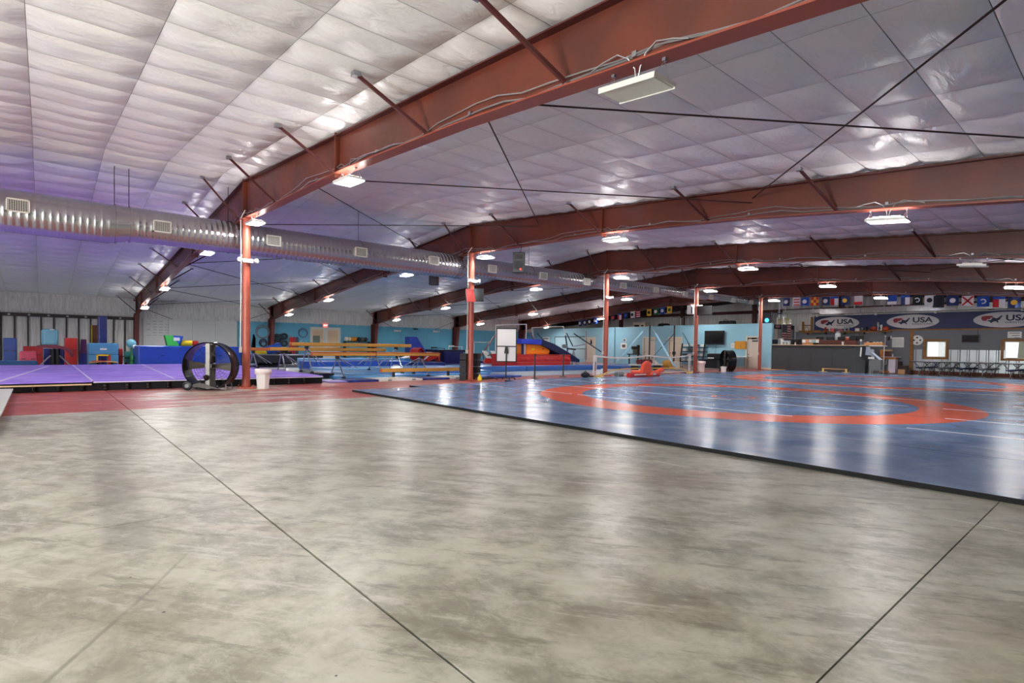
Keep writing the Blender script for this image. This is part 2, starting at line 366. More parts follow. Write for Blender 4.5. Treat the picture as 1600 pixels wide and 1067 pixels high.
er.build('end_rafter', M('shaded_end_steel', (48, 28, 28), .6, .1), fe)  # darker than the other steel, the rafter's shadow is put into its colour
# --- the light blue partition with offices behind (x = 36.6)
PXW = 36.6; PH = 3.04
doors = [(17.83+.0, 16.98), (23.95, 22.95), (26.3, 25.35), (32.5, 31.45)]
yd = [(16.25, 16.98)]; pb = MB(); prev = 16.2
for hi_, lo_ in sorted(doors, key=lambda t: t[1]):
    pb.bx(PXW, PXW+.12, prev, lo_, 0, PH); pb.bx(PXW, PXW+.12, lo_, hi_, 2.13, PH); prev = hi_
pb.bx(PXW, PXW+.12, prev, YL-.12, 0, PH)
pb.bx(PXW+.12, XE-.06, 16.2, 16.32, 0, PH)
pw = struct(pb.build('wall_partition', BLUEL))
MB().bx(PXW-.02, PXW+.14, 16.18, 24.5, PH, PH+.05).build('cap_board', BLUEL, pw)
MB().bx(PXW-.07, PXW, 24.4, 29.3, .0, PH-.04).build('pilaster', BLUEL, pw) if False else None
MB().bx(PXW-.12, PXW, 29.2, 29.55, 0, PH-.02).build('pilaster', BLUEL, pw)
MB().bx(PXW-.035, PXW, 16.3, YL-.2, 2.55, 2.62).build('rail', BLUEL, pw)
MB().bx(PXW+.12, XE-.1, 16.32, YL-.13, PH-.06, PH-.01).build('office_ceiling', M('plywood_dark', (90, 78, 66), .8), pw)
CREAM = M('cream_trim', (226, 214, 190), .5, 0, .04); DOORW = M('door_paint', (214, 206, 190), .45, 0, .04)
struct(MB().bx(PXW-.03, PXW, 17.95, 22.85, 0, .13).bx(PXW-.03, PXW, 16.2, 16.9, 0, .13).build('baseboard_partition', CREAM))
for n_, (hi_, lo_) in enumerate(doors):
    t = MB().bx(PXW-.03, PXW+.14, lo_-.09, lo_, 0, 2.22).bx(PXW-.03, PXW+.14, hi_, hi_+.09, 0, 2.22).bx(PXW-.03, PXW+.14, lo_, hi_, 2.13, 2.22)
    d = struct(t.build('door_%d' % (n_+1), CREAM))
    lf = MB().bx(PXW+.03, PXW+.075, lo_+.01, hi_-.01, .01, 2.02 if n_ == 0 else 2.12).build('door_leaf', DOORW if n_ != 1 else CREAM, d)
    wdt = hi_-lo_
    for (a, b) in ((.12, .46), (.54, .88)):
        for (z0, z1) in ((.2, .95), (1.08, 1.55), (1.65, 1.95)):
            MB().bx(PXW+.018, PXW+.03, lo_+wdt*a, lo_+wdt*b, z0, z1).build('door_panel', DOORW if n_ != 1 else CREAM, lf, bevel=.008)
    MB().sph((PXW-.0, hi_-.09, .98), .035).build('door_knob', M('dark_metal', (50, 46, 44), .35, .7), lf)
MB().bx(PXW-.005, PXW+.02, 17.1, 17.5, 1.86, 1.95).build('door_sign', M('black_plastic', (24, 24, 27), .4), pw)
# --- wall cladding on the end wall: corrugated steel wainscot, barn wood trims
GALV = M('galvanised_sheet', (176, 184, 188), .32, .65, .15, 2.5, .05, 8)
YT = 9.22
y = YT
while y > YN+.3:
    z1 = 1.47; y2 = y-.42
    seg = [(WZ[0], z1)] if any(lo-.1 < (y+y2)/2 < hi+.1 for hi, lo in WY) else []
    top = WZ[0]-.12 if seg else z1
    pr = MB(); vs = [(X0-.012, y, .08), (X0-.05, y-.04, .08), (X0-.05, y-.1, .08), (X0-.012, y-.14, .08), (X0-.012, y2+.004, .08), (X0, y2+.004, .08), (X0, y, .08)]
    pr.prism(vs, (0, 0, top-.08)); pr.build('corrugated_sheet', GALV, fe); y = y2
BARN = M('barn_wood', (150, 102, 52), .7, 0, .45, 6, .15, 30, stretch=(1, .6, 1))
tr = struct(MB().bx(X0-.05, X0, YN, 15.9, 2.62, 2.7).build('trim_1', BARN))
struct(MB().bx(X0-.06, X0, 9.24, 9.42, 0, 2.62).build('trim_2', BARN))
struct(MB().bx(X0-.1, X0-.052, YN, 9.2, 0, .2).build('trim_3', M('red_brown_wood', (120, 58, 40), .6, 0, .2)))
GLASS = bpy.data.materials.new('window_glass'); GLASS.use_nodes = True
gb = GLASS.node_tree.nodes['Principled BSDF']; gb.inputs['Transmission Weight'].default_value = 1; gb.inputs['Roughness'].default_value = 0; gb.inputs['IOR'].default_value = 1.01
for n_, (hi_, lo_) in enumerate(WY):
    fr = MB().bx(X0-.06, X0+.02, lo_-.12, lo_, WZ[0]-.12, WZ[1]+.12).bx(X0-.06, X0+.02, hi_, hi_+.12, WZ[0]-.12, WZ[1]+.12).bx(X0-.06, X0+.02, lo_, hi_, WZ[0]-.12, WZ[0]).bx(X0-.06, X0+.02, lo_, hi_, WZ[1], WZ[1]+.12)
    wn = struct(fr.build('window_%d' % (n_+1), BARN, bevel=.006))
    t = .05; MB().bx(XE, XE+.1, lo_, lo_+t, *WZ).bx(XE, XE+.1, hi_-t, hi_, *WZ).bx(XE, XE+.1, lo_+t, hi_-t, WZ[0], WZ[0]+t).bx(XE, XE+.1, lo_+t, hi_-t, WZ[1]-t, WZ[1]).build('window_sash', CREAM, wn)
    MB().bx(XE+.05, XE+.056, lo_+t, hi_-t, WZ[0]+t, WZ[1]-t).build('pane', GLASS, wn)
# outside: pale yard, a white shed and two trunks that show through the windows
o = MB().bx(XE+.3, 120, -60, 70, -.4, -.1).build('yard', M('pale_gravel', (205, 200, 190), .9, 0, .15, .6)); struct(o)
o = thing('shed', 'white metal shed out in the yard, seen through the left window', 'shed', (62, 10, -.1))
MB().bx(60, 64, 10.2, 12.0, -.1, 2.6).build('wall', M('shed_white', (236, 236, 232), .5), o); MB().bx(59.8, 64.2, 10.0, 12.2, 2.6, 2.8).build('roof', M('shed_roof', (120, 130, 128), .5), o)
for (xx, yy, lab) in ((60, 13.6, 'bare grey-green tree in the yard, left of the white shed'), (58, 6.2, 'bare tree in the yard seen through the right window')):
    o = thing('tree', lab, 'tree', (xx, yy, -.1)); MB().cyl((xx, yy, -.1), (xx, yy, 4), .45, .25, 10).build('trunk', M('bark', (120, 118, 100), .9, 0, .3), o)
    b = MB()
    for k in range(7): b.cyl((xx, yy, 1.4+k*.5), (xx+random.uniform(-1, 1), yy+random.uniform(-2, 2), 3+k*.6), .09, .03, 6)
    b.build('branch', M('bark', (120, 118, 100), .9), o)
# ---------------------------------------------------------------- red steel frames
RED = NB('red_oxide_steel'); c = RED
na = c.noise(1.2, 6, dist=.5); nb = c.noise(9, 5)
c.L.new(c.mix(c.ramp(na, .3, .75), L3(98, 42, 25), L3(74, 34, 25)), c.b.inputs['Base Color'])
c.put(c.b.inputs['Roughness'], c.math('ADD', .34, c.math('MULTIPLY', nb, .2))); c.bump(nb, .06, .01)
RED = RED.m
REDC = M('salmon_column_paint', (168, 84, 66), .38, 0, .15, 2)
BRACE = M('brace_steel', (74, 28, 26), .5, .1)
ZINC = M('zinc', (160, 160, 165), .35, .8); ALU = M('conduit_alu', (176, 176, 178), .3, .7)
def depth(y):
    u = abs(y-YR); return float(np.interp(u, [0, 2.5, 6.6, 10, 13, 15, 18.5, 21.5, 23.4], [1.06, .95, .72, .68, .73, .79, .74, .9, 1.0]))
def bot(y): return roof(y)-depth(y)-.05
YSAMP = [YN+.1, -5.5, -2.5, 1, 3, 6, 9.5, 13.57, 16.07, 18.57, 22.7, 26, 29, 31, 34.6, 37.6, 39.0]
LY = [3.2, 9.55, 15.35, 20.8, 29.2, 35.5]; LNAME = ['farthest from the duct', 'midway along the open side', 'beside the round column', 'just past the duct', 'halfway down the left slope', 'close to the left wall']
def off_lamps(i, k): return (i in (1, 3) and k == 0)
CX = YR+.02
for i, X in enumerate(FX):
    nm = ['red steel roof girder behind the camera position', 'nearest red steel roof girder, sweeping over the upper middle of the hall', 'second red steel roof girder from the front, behind the nearest one', 'third red steel roof girder from the front', 'fourth red steel roof girder from the front', 'farthest free red steel roof girder, carrying the rows of small flags'][i]
    fr = thing('roof_girder', nm, 'roof girder', (X, CX, 0), 0, 'red steel roof girders across the hall')
    web = MB(); bf = MB(); tf = MB()
    for a, b in zip(YSAMP[:-1], YSAMP[1:]):
        for x_ in (1,):
            web.add([(X-.008, a, bot(a)), (X-.008, b, bot(b)), (X-.008, b, roof(b)-.06), (X-.008, a, roof(a)-.06), (X+.008, a, bot(a)), (X+.008, b, bot(b)), (X+.008, b, roof(b)-.06), (X+.008, a, roof(a)-.06)], [(0, 3, 2, 1), (4, 5, 6, 7)])
        for q, zf, t in ((bf, bot, -.02), (tf, lambda y: roof(y)-.125, .02)):
            q.add([(X-.11, a, zf(a)), (X+.11, a, zf(a)), (X+.11, b, zf(b)), (X-.11, b, zf(b)), (X-.11, a, zf(a)+t), (X+.11, a, zf(a)+t), (X+.11, b, zf(b)+t), (X-.11, b, zf(b)+t)], [(0, 1, 2, 3), (7, 6, 5, 4), (0, 4, 5, 1), (1, 5, 6, 2), (2, 6, 7, 3), (3, 7, 4, 0)])
    web.build('web', RED, fr); bf.build('bottom_flange', M('salmon_flange', (134, 62, 44), .42, .1, .2, 1.5), fr); tf.build('top_flange', BRACE, fr)
    for ys in (CX, 9.95, 22.7, 1.0, 31.0, 36.6):
        MB().bx(X-.1, X+.1, ys-.012, ys+.012, bot(ys)-.03-(.06 if ys in (9.95, 31.0, 22.7) else 0), roof(ys)-.06).build('stiffener', RED, fr)
    # wall columns, tapered
    for yo, s_ in ((YL-.12, -1), (YN+.12, 1)):
        yi = yo+s_*.42; yt = yo+s_*.8; zt = roof(yo)-.1; zk = bot(yt)
        c_ = MB(); c_.prism([(X-.008, yo, 0), (X-.008, yi, 0), (X-.008, yt, zk), (X-.008, yt, zt), (X-.008, yo, zt)], (.016, 0, 0))
        c_.prism([(X-.11, yi, 0), (X-.11, yi+.02*s_, 0), (X-.11, yt+.02*s_, zk), (X-.11, yt, zk)], (.22, 0, 0)); c_.bx(X-.11, X+.11, min(yo, yo+.02*s_), max(yo, yo+.02*s_), 0, zt)
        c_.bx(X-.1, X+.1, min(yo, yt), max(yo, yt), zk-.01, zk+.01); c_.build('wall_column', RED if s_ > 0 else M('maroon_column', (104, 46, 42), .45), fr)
    # flange braces up to the purlins, every fourth purlin
    yb = [4.38, 7.1, 10.35, 13.75, 16.45, 18.9, 22.1, 25.4, 28.7, 32.0, 35.3, 38.2]
    for y_ in yb:
        for s_ in (-1, 1):
            if s_ > 0 and (i == 1 and y_ < 20): continue
            x1 = X+s_*1.0; z1 = roof(y_)-.05; yb_ = y_-.35 if y_ < YR-2 else y_
            MB().cyl((X+s_*.1, yb_, bot(yb_)+.02), (x1, y_, z1-.04), .03, n=4).build('flange_brace', BRACE, fr)
            MB().box((x1, y_, z1-.05), (.1, .1, .06)).build('purlin_clip', ZINC, fr)
    # conduit clipped to the web just above the bottom flange
    pts = []; y_ = -3.0
    while y_ < 36:
        pts.append((X-.03-.02*math.sin(y_*1.7), y_, bot(y_)+.06+.035*math.sin(y_*2.3+i)+.02*math.sin(y_*5.1))); y_ += .45
    MB().tube(pts, .011, 5).build('conduit', ALU, fr)
    pts = [(p[0]-.02, p[1]+.1, p[2]+.05+.05*math.sin(p[1]*1.1+2)) for p in pts]; MB().tube(pts, .008, 5).build('conduit', ALU, fr)
    for k in range(9):
        y_ = -2+k*2.6; MB().box((X-.03, y_, bot(y_)+.09), (.03, .05, .05)).build('conduit_clip', ZINC, fr)
    # round column under the ridge
    if 0 < i:
        cl = MB().cyl((X, CX, .03), (X, CX, bot(CX)-.02), .1, n=24).build('round_column', REDC, fr, smooth='auto')
        MB().bx(X-.2, X+.2, CX-.2, CX+.2, 0, .03).build('base_plate', REDC, cl)
        for a_ in (-1, 1):
            for b_ in (-1, 1): MB().cyl((X+.15*a_, CX+.15*b_, .03), (X+.15*a_, CX+.15*b_, .1), .018, n=6).build('anchor_bolt', M('rusty_bolt', (150, 80, 60), .7), cl)
        MB().bx(X-.15, X+.15, CX-.15, CX+.15, bot(CX)-.05, bot(CX)-.02).build('cap_plate', REDC, cl)
        MB().tube([(X-.13, CX+.06, 1.1), (X-.12, CX+.05, 3.2), (X-.13, CX+.06, bot(CX)), (X-.06, CX-.1, bot(CX)+.2)], .014, 6).build('conduit', M('white_conduit', (225, 222, 215), .4), cl)
        MB().box((X-.13, CX+.06, 1.05), (.06, .08, .14)).build('outlet_box', M('white_conduit', (225, 222, 215), .4), cl)
# bracing rods between the frames under the roof
yy = [-.6, 5.75, 12.6, 19.3, 26, 32.6, 39.0]; ROD = M('rod_steel', (46, 26, 26), .5, .3)
for bay in (1, 3):
    for a, b in zip(yy[:-1], yy[1:]):
        for k, (y0, y1) in enumerate(((a, b), (b, a))):
            x0, x1 = FX[bay], FX[bay+1]; z0, z1 = roof(y0)-.38-.1*k, roof(y1)-.3-.1*k
            o = MB().cyl((x0, y0, z0), (x1, y1, z1), .012, n=6).build('bracing_rod', ROD)
            tag(o, 'dark roof bracing rod, %s bay, %s strip from the right, slanting away %s' % ('nearest' if bay == 1 else 'third', ORD[yy.index(a)+1], 'left' if k == 0 else 'right'), 'bracing rod')
for bay in (1, 3):
    x0, x1 = FX[bay], FX[bay+1]
    for k, (za, zb) in enumerate(((.3, 3.35), (3.35, .3))):
        xa, xb = (x0+.1, x1-.1) if za > zb else (x1-.1, x0+.1); f_ = .24; o = MB().cyl((xa, YL-.3, 3.35), (xa+(xb-xa)*f_, YL-.16, 3.35-(3.05)*f_+.02), .014, n=6).build('bracing_rod', ROD)
        tag(o, 'short dark wall bracing rod above the left wall boards, %s bay, %s end' % ('nearest' if bay == 1 else 'third', 'near' if za > zb else 'far'), 'bracing rod')
# ---------------------------------------------------------------- high-bay lights
EM = bpy.data.materials.new('lit_diffuser'); EM.use_nodes = True; q = EM.node_tree.nodes['Principled BSDF']; q.inputs['Base Color'].default_value = (.9, .9, .9, 1); q.inputs['Emission Color'].default_value = (1, .985, .96, 1); q.inputs['Emission Strength'].default_value = LAMP
UE = EM.copy(); UE.name = 'added_uplight_glow'; UE.node_tree.nodes['Principled BSDF'].inputs['Emission Strength'].default_value = UPL*3
OFFD = M('dark_diffuser', (206, 208, 196), .3, 0, .02); LH = M('lamp_housing', (214, 212, 206), .35, .2, .03)
def make_light(lit):
    t = thing('high_bay_light', '', 'light', (0, 0, 0))
    MB().bx(-.155, .155, -.3, .3, .0, .012).build('diffuser', EM if lit else OFFD, t)
    h = MB().bx(-.17, .17, -.32, .32, .012, .045); h.bx(-.09, .09, -.22, .22, .045, .085); h.bx(-.17, -.155, -.32, .32, -.008, .012).bx(.155, .17, -.32, .32, -.008, .012); h.build('housing', LH, t)
    if lit:
        for s_ in (-1, 1): MB().bx(.125*s_-.03, .125*s_+.03, -.29, .29, .045, .05).build('added_uplight_slot', UE, t)  # added glowing strips that lift the ceiling brightness
    for s_ in (-1, 1):
        MB().tube([(-.12, s_*.28, .045), (0, s_*.29, .19), (.12, s_*.28, .045)], .004, 5).build('hanger', ALU, t)
        MB().box((0, s_*.29, .215), (.035, .035, .05)).build('hanger_clip', ZINC, t)
        MB().tube([(0, s_*.01, .085), (-.01, s_*.03, .2), (-.04, s_*.1, .3), (-.06, s_*.22, .36), (-.06, s_*.4, .33), (-.05, s_*.55, .29)], .007, 6).build('flex_conduit', ALU, t)
    for k in range(3): MB().bx(.1, .16, -.2+k*.16, -.1+k*.16, .045, .062).build('driver_fin', ZINC, t)
    return t
pl, po = make_light(True), make_light(False); used = {True: False, False: False}
for i, X in enumerate(FX):  # the rearmost row hangs out of view, lit as added fill
    for k, Y in enumerate(LY):
        lit = not off_lamps(i, k); z = bot(Y)-.24
        lab = '%s high-bay light under the %s red girder, %s' % ('lit' if lit else 'unlit', ['unseen rearmost', 'nearest visible', 'second', 'third', 'fourth', 'farthest'][i], LNAME[k])
        yq = Y-(.0 if k != 2 else .05)
        if k == 2: z -= .0
        if not used[lit]:
            o = pl if lit else po; o.location = (X+.0, yq, z); o['label'] = lab; used[lit] = True
        else: o = dup(pl if lit else po, (X, yq, z), 0, lab)
        o.rotation_euler = (-math.atan((bot(Y+.6)-bot(Y-.6))/1.2)*-1, 0, 0)
# ---------------------------------------------------------------- measuring helpers
def rY(x0, y0, x1, y1, Y):      # a rectangle seen on the plane Y -> (X0, X1, Z0, Z1)
    xm, ym = (x0+x1)/2, (y0+y1)/2
    return PY(x0, ym, Y).x, PY(x1, ym, Y).x, max(0, PY(xm, y1, Y).z), PY(xm, y0, Y).z
def rX(x0, y0, x1, y1, X):      # on the plane X -> (Ylow, Yhigh, Z0, Z1); the right picture side is the low Y
    xm, ym = (x0+x1)/2, (y0+y1)/2
    return PX(x1, ym, X).y, PX(x0, ym, X).y, max(0, PX(xm, y1, X).z), PX(xm, y0, X).z
BLACK = M('black_plastic', (24, 24, 27), .4); DKM = M('dark_metal', (50, 46, 44), .35, .7); WHITE = M('white_plastic', (232, 230, 224), .4, 0, .04)
NAVY = M('navy_vinyl', (34, 48, 122), .32, 0, .15, 3, .12, 7); ROYAL = M('royal_vinyl', (38, 84, 186), .3, 0, .15, 2, .3, 5); SKYV = M('sky_vinyl', (72, 140, 196), .3, 0, .12, 2, .15, 6)
REDV = M('red_vinyl', (196, 40, 36), .32, 0, .15, 3, .2, 6); ORANGE = M('orange_vinyl', (245, 138, 20), .4, 0, .08); YEL = M('yellow_vinyl', (240, 214, 40), .4, 0, .06); TEAL = M('teal_vinyl', (120, 186, 204), .35, 0, .06)
PINK = M('pink_vinyl', (226, 84, 104), .35, 0, .1); MAROON = M('maroon_vinyl', (126, 44, 58), .32, 0, .12); GREENV = M('green_vinyl', (60, 176, 74), .4, 0, .06); LAV = M('lavender_vinyl', (168, 158, 220), .35)
CHROME = M('chrome', (205, 208, 212), .18, .9, .02); GREYP = M('grey_plastic', (120, 124, 128), .45); SILV = M('silver_paint', (170, 172, 174), .3, .6)
WOODL = M('light_wood', (206, 160, 104), .5, 0, .15, 5, stretch=(1, 4, 4)); SUEDE = M('tan_suede', (196, 142, 62), .85, 0, .1, 4); SUEDED = M('rust_suede', (176, 98, 52), .85, 0, .1, 4); INK = M('black_ink', (40, 40, 48), .6, 0, 0)
CLOTH_K = M('black_cloth', (34, 34, 38), .85, 0, .1)
# ---------------------------------------------------------------- wrestling mats in rolls, red rings printed across them
c = NB('wrestling_mat')
nf = c.noise(6, 6, rough=.7); nr = c.noise(1.4, 5, dist=.5); nw_ = c.noise(3, 3, scale=(2.2, .35, 1), dist=1.5)
col = c.mix(c.ramp(nr, .3, .75), L3(98, 132, 176), L3(134, 160, 196))
def dist(x0, y0): return c.math('SQRT', c.math('ADD', c.math('POWER', c.math('SUBTRACT', c.x, x0), 2), c.math('POWER', c.math('SUBTRACT', c.y, y0), 2)))
def band(d, r0, r1): return c.math('MULTIPLY', c.math('GREATER_THAN', d, r0), c.math('LESS_THAN', d, r1))
d1 = dist(13.4, 6.87); d2 = dist(26.2, 7.4)
inner = c.math('MAXIMUM', c.math('LESS_THAN', d1, 3.8), c.math('LESS_THAN', d2, 4.1))
col = c.mix(c.math('MULTIPLY', inner, .35), col, L3(78, 114, 172))
rg = c.math('MAXIMUM', c.math('MAXIMUM', band(d1, 3.82, 4.93), band(d1, .44, .53)), c.math('MAXIMUM', band(d2, 4.15, 5.4), band(d2, .44, .53)))
col = c.mix(rg, col, c.mix(nr, L3(240, 92, 52), L3(244, 112, 74)))
c.L.new(col, c.b.inputs['Base Color']); c.b.inputs['Specular IOR Level'].default_value = .7
c.put(c.b.inputs['Roughness'], c.math('ADD', .2, c.math('MULTIPLY', c.ramp(nr, .3, .8), .06)))
c.bump(c.math('ADD', c.math('MULTIPLY', nf, .0), nw_), .1, .03)
WM = c.m; EDGE = M('mat_foam_edge', (22, 23, 24), .8, 0, .05, spec=.2); TAPE = M('white_tape', (214, 218, 224), .35, 0, .15, 6)
ex = [6.2, 8.32, 10.42, 12.55, 14.7, 16.85, 19.0, 21.1, 23.2, 25.3, 27.4, 29.5, 31.6, 33.7, 35.4]
wm = thing('wrestling_mat', 'big glossy blue-grey wrestling mat with orange-red rings on the right floor', 'mat', (20, 5, 0))
for k in range(len(ex)-1):
    yt = 13.65 if k < 1 else (14.35 if k < 3 else 14.95); x0 = ex[k]; skew = -.16 if k == 0 else 0
    r_ = MB(); g = .006
    r_.add([(x0+skew+g, YN+.5, .001), (ex[k+1]-g, YN+.5, .001), (ex[k+1]-g, yt, .001), (x0+g, yt, .001), (x0+skew+g, YN+.5, .05), (ex[k+1]-g, YN+.5, .05), (ex[k+1]-g, yt, .05), (x0+g, yt, .05)], [(0, 3, 2, 1), (0, 1, 5, 4), (1, 2, 6, 5), (2, 3, 7, 6), (3, 0, 4, 7)])
    r_.cur = 1; k0 = len(r_.v)-8; r_.f.append((k0+4, k0+5, k0+6, k0+7)); r_.mi.append(1)
    mr = r_.build('mat_roll', [EDGE, WM], wm)
    if k in (2, 3, 4, 5, 7, 8, 9, 11, 12): 
        y = YN+1+random.random()
        while y < yt-1:
            y2 = min(yt-.2, y+random.uniform(1.2, 4)); MB().bx(ex[k]-.02, ex[k]+.02, y, y2, .0495, .0525).build('tape_strip', TAPE, wm); y = y2+random.uniform(.1, 1.8)
# ---------------------------------------------------------------- purple spring floor
PURP = NB('purple_carpet'); c = PURP; nq = c.noise(1.5, 5); nq2 = c.noise(60, 2)
c.L.new(c.mix(c.ramp(nq, .3, .7), L3(140, 112, 214), L3(164, 138, 228)), c.b.inputs['Base Color']); c.b.inputs['Roughness'].default_value = .85; c.b.inputs['Specular IOR Level'].default_value = .3; c.bump(nq2, .2, .01); PURP = c.m
Z1 = .25; YF, YB = 16.95, 28.7; XR = 6.75
sf = thing('spring_floor', 'wide purple carpeted spring floor with pale seams at the left', 'gym floor', (0, 20, 0))
PLY = M('plywood_edge', (206, 180, 140), .6, 0, .1); FRINGE = M('pale_seam', (196, 186, 226), .7, 0, .08)
for (a, b, ya, yb) in ((-7, .95, YF, 22.7), (.965, XR, YF+.05, 22.7), (-7, .95, 22.71, YB), (.965, XR, 22.71, YB)):
    cx = MB().bx(a, b, ya+.02, yb, Z1-.035, Z1).build('carpet_panel', PURP, sf, bevel=.008)
MB().bx(-7, .93, YF-.02, YF+.2, Z1-.1, Z1-.07).build('plywood_deck', PLY, sf); MB().bx(.97, XR, YF+.02, YF+.2, Z1-.05, Z1-.03).build('plywood_deck', M('white_edge', (230, 226, 232), .6), sf)
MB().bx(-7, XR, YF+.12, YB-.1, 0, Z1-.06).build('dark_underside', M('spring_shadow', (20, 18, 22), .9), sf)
for k in range(16):
    X = -.6+k*.45; MB().lathe([(.03, 0), (.045, .04), (.03, .07), (.045, .11), (.03, .15), (.04, .17)], (X, YF+.07, 0), n=8).build('spring', DKM, sf)
for (p0, p1, wd) in (((-.78, 17.4), (.2, 27.5), .09), ((.95, 17), (.95, 28.6), .05), ((3.3, 28.5), (2.7, 17), .05), ((.95, 17.2), (6.7, 17.2), .04)):
    a, b = Vector(p0+(0,)), Vector(p1+(0,)); n_ = (b-a).normalized().cross(Vector((0, 0, 1)))*wd/2
    MB().prism([tuple((a+n_).xy)+(Z1+.001,), tuple((b+n_).xy)+(Z1+.001,), tuple((b-n_).xy)+(Z1+.001,), tuple((a-n_).xy)+(Z1+.001,)], (0, 0, .003)).build('seam_strip', FRINGE, sf)
# light grey platform at the left edge
pf = thing('low_platform', 'pale grey plywood platform at the far left edge of the floor', 'platform', (-1.4, 13, 0))
MB().prism([(-.46, 11.4, .1), (-.49, 16.75, .1), (-2.6, 16.75, .1), (-2.6, 9.0, .1), (-.5, 9.0, .1)], (0, 0, .03)).build('deck', M('pale_grey_board', (190, 192, 190), .5, 0, .15, 1.5), pf)
MB().bx(-2.55, -.52, 9.05, 16.7, 0, .1).build('frame', PLY, pf)
# ---------------------------------------------------------------- air duct
DUC = M('duct_steel', (178, 178, 181), .27, .88, .1, 5, .06, 12)
YD = 17.0
dt = thing('air_duct', 'long round spiral steel air duct running beside the column line', 'duct', (18, YD, 4.3))
ds = [(-11, 1.22, .485), (1.75, 11.95, .435), (12.2, 18.6, .36), (18.9, 24, .3), (24.2, 29.5, .25), (29.8, 33.2, .2), (33.4, 36.3, .175)]
TOPZ = 4.655; prevr = None
for k, (a, b, r) in enumerate(ds):
    pr = []; x = a
    while x < b:
        pr += [(r, x-a), (r, x-a+.1), (r+.007, x-a+.11), (r+.007, x-a+.122)]; x += .135 if a < 12 else .18
    pr.append((r, b-a)); MB().lathe(pr, (a, YD, TOPZ-r), (1, 0, 0), 36, cap=(k == 6)).build('duct_section', DUC, dt, smooth='auto')
    if k: 
        pa, pr_ = ds[k-1][1], ds[k-1][2]
        n_ = 36; vs = []
        for (xx, rr) in ((pa, pr_), (a, r)):
            for i in range(n_): t = 2*PI*i/n_; vs.append((xx, YD+rr*math.sin(t), TOPZ-rr+rr*math.cos(t)))
        MB().add(vs, [(i, (i+1) % n_, (i+1) % n_+n_, i+n_) for i in range(n_)]).build('reducer', DUC, dt, smooth=True)
for X in (-1, 1.4, 1.7, 4.0, 7.9, 11.7, 15.5, 19.3, 23, 27, 31, 34.6):
    r = np.interp(X, [1.22, 1.75, 11.95, 12.2, 18.6, 18.9, 24, 24.2, 29.5, 29.8], [.485, .435, .435, .36, .36, .3, .3, .25, .25, .2]); MB().lathe([(r+.012, 0), (r+.012, .04)], (X, YD, TOPZ-r), (1, 0, 0), 36, cap=False).build('duct_band', DUC, dt, smooth='auto')
    MB().cyl((X, YD, TOPZ), (X, YD, roof(YD)-.04), .008, n=5).build('hanger_rod', DKM, dt)
GR = M('register_white', (222, 220, 210), .45); GRD = M('register_dark', (58, 56, 52), .6)
for (px, py) in ((28, 321), (254, 354), (428, 376), (565, 394), (679, 407), (770, 420), (850, 431), (918, 440), (975, 446), (1026, 453), (1072, 459), (1112, 464), (1147, 469), (1175, 472)):
    p = PY(px, py, YD-.45); X = p.x; r = float(np.interp(X, [1.22, 1.75, 11.95, 12.2, 18.6, 18.9, 24, 24.2, 29.5, 29.8], [.485, .435, .435, .36, .36, .3, .3, .25, .25, .2])); p = PY(px, py, YD-r-.05); X = p.x; z = p.z; hw, hh = .2, (.15 if r > .3 else .14)
    zc = TOPZ-r; yf = YD-math.sqrt(max(.0004, r*r-min(r, abs(z-zc))**2))-.06
    yf = min(yf, YD-r*.92-.02)
    rg_ = MB(); rg_.bx(X-hw, X+hw, yf, yf+.12, z-hh, z-hh+.025).bx(X-hw, X+hw, yf, yf+.12, z+hh-.025, z+hh).bx(X-hw, X-hw+.025, yf, yf+.12, z-hh, z+hh).bx(X+hw-.025, X+hw, yf, yf+.12, z-hh, z+hh)
    rg_ = rg_.build('register', GR, dt)
    MB().bx(X-hw+.02, X+hw-.02, yf+.03, yf+.035, z-hh+.02, z+hh-.02).build('backing', GRD, rg_)
    q = MB()
    for j in range(9): xx = X-hw+.045+j*.039; q.bx(xx-.004, xx+.004, yf+.008, yf+.02, z-hh+.02, z+hh-.02)
    for j in range(7): zz = z-hh+.04+j*(2*hh-.08)/6; q.bx(X-hw+.02, X+hw-.02, yf+.012, yf+.018, zz-.003, zz+.003)
    q.build('grille', GR, rg_)
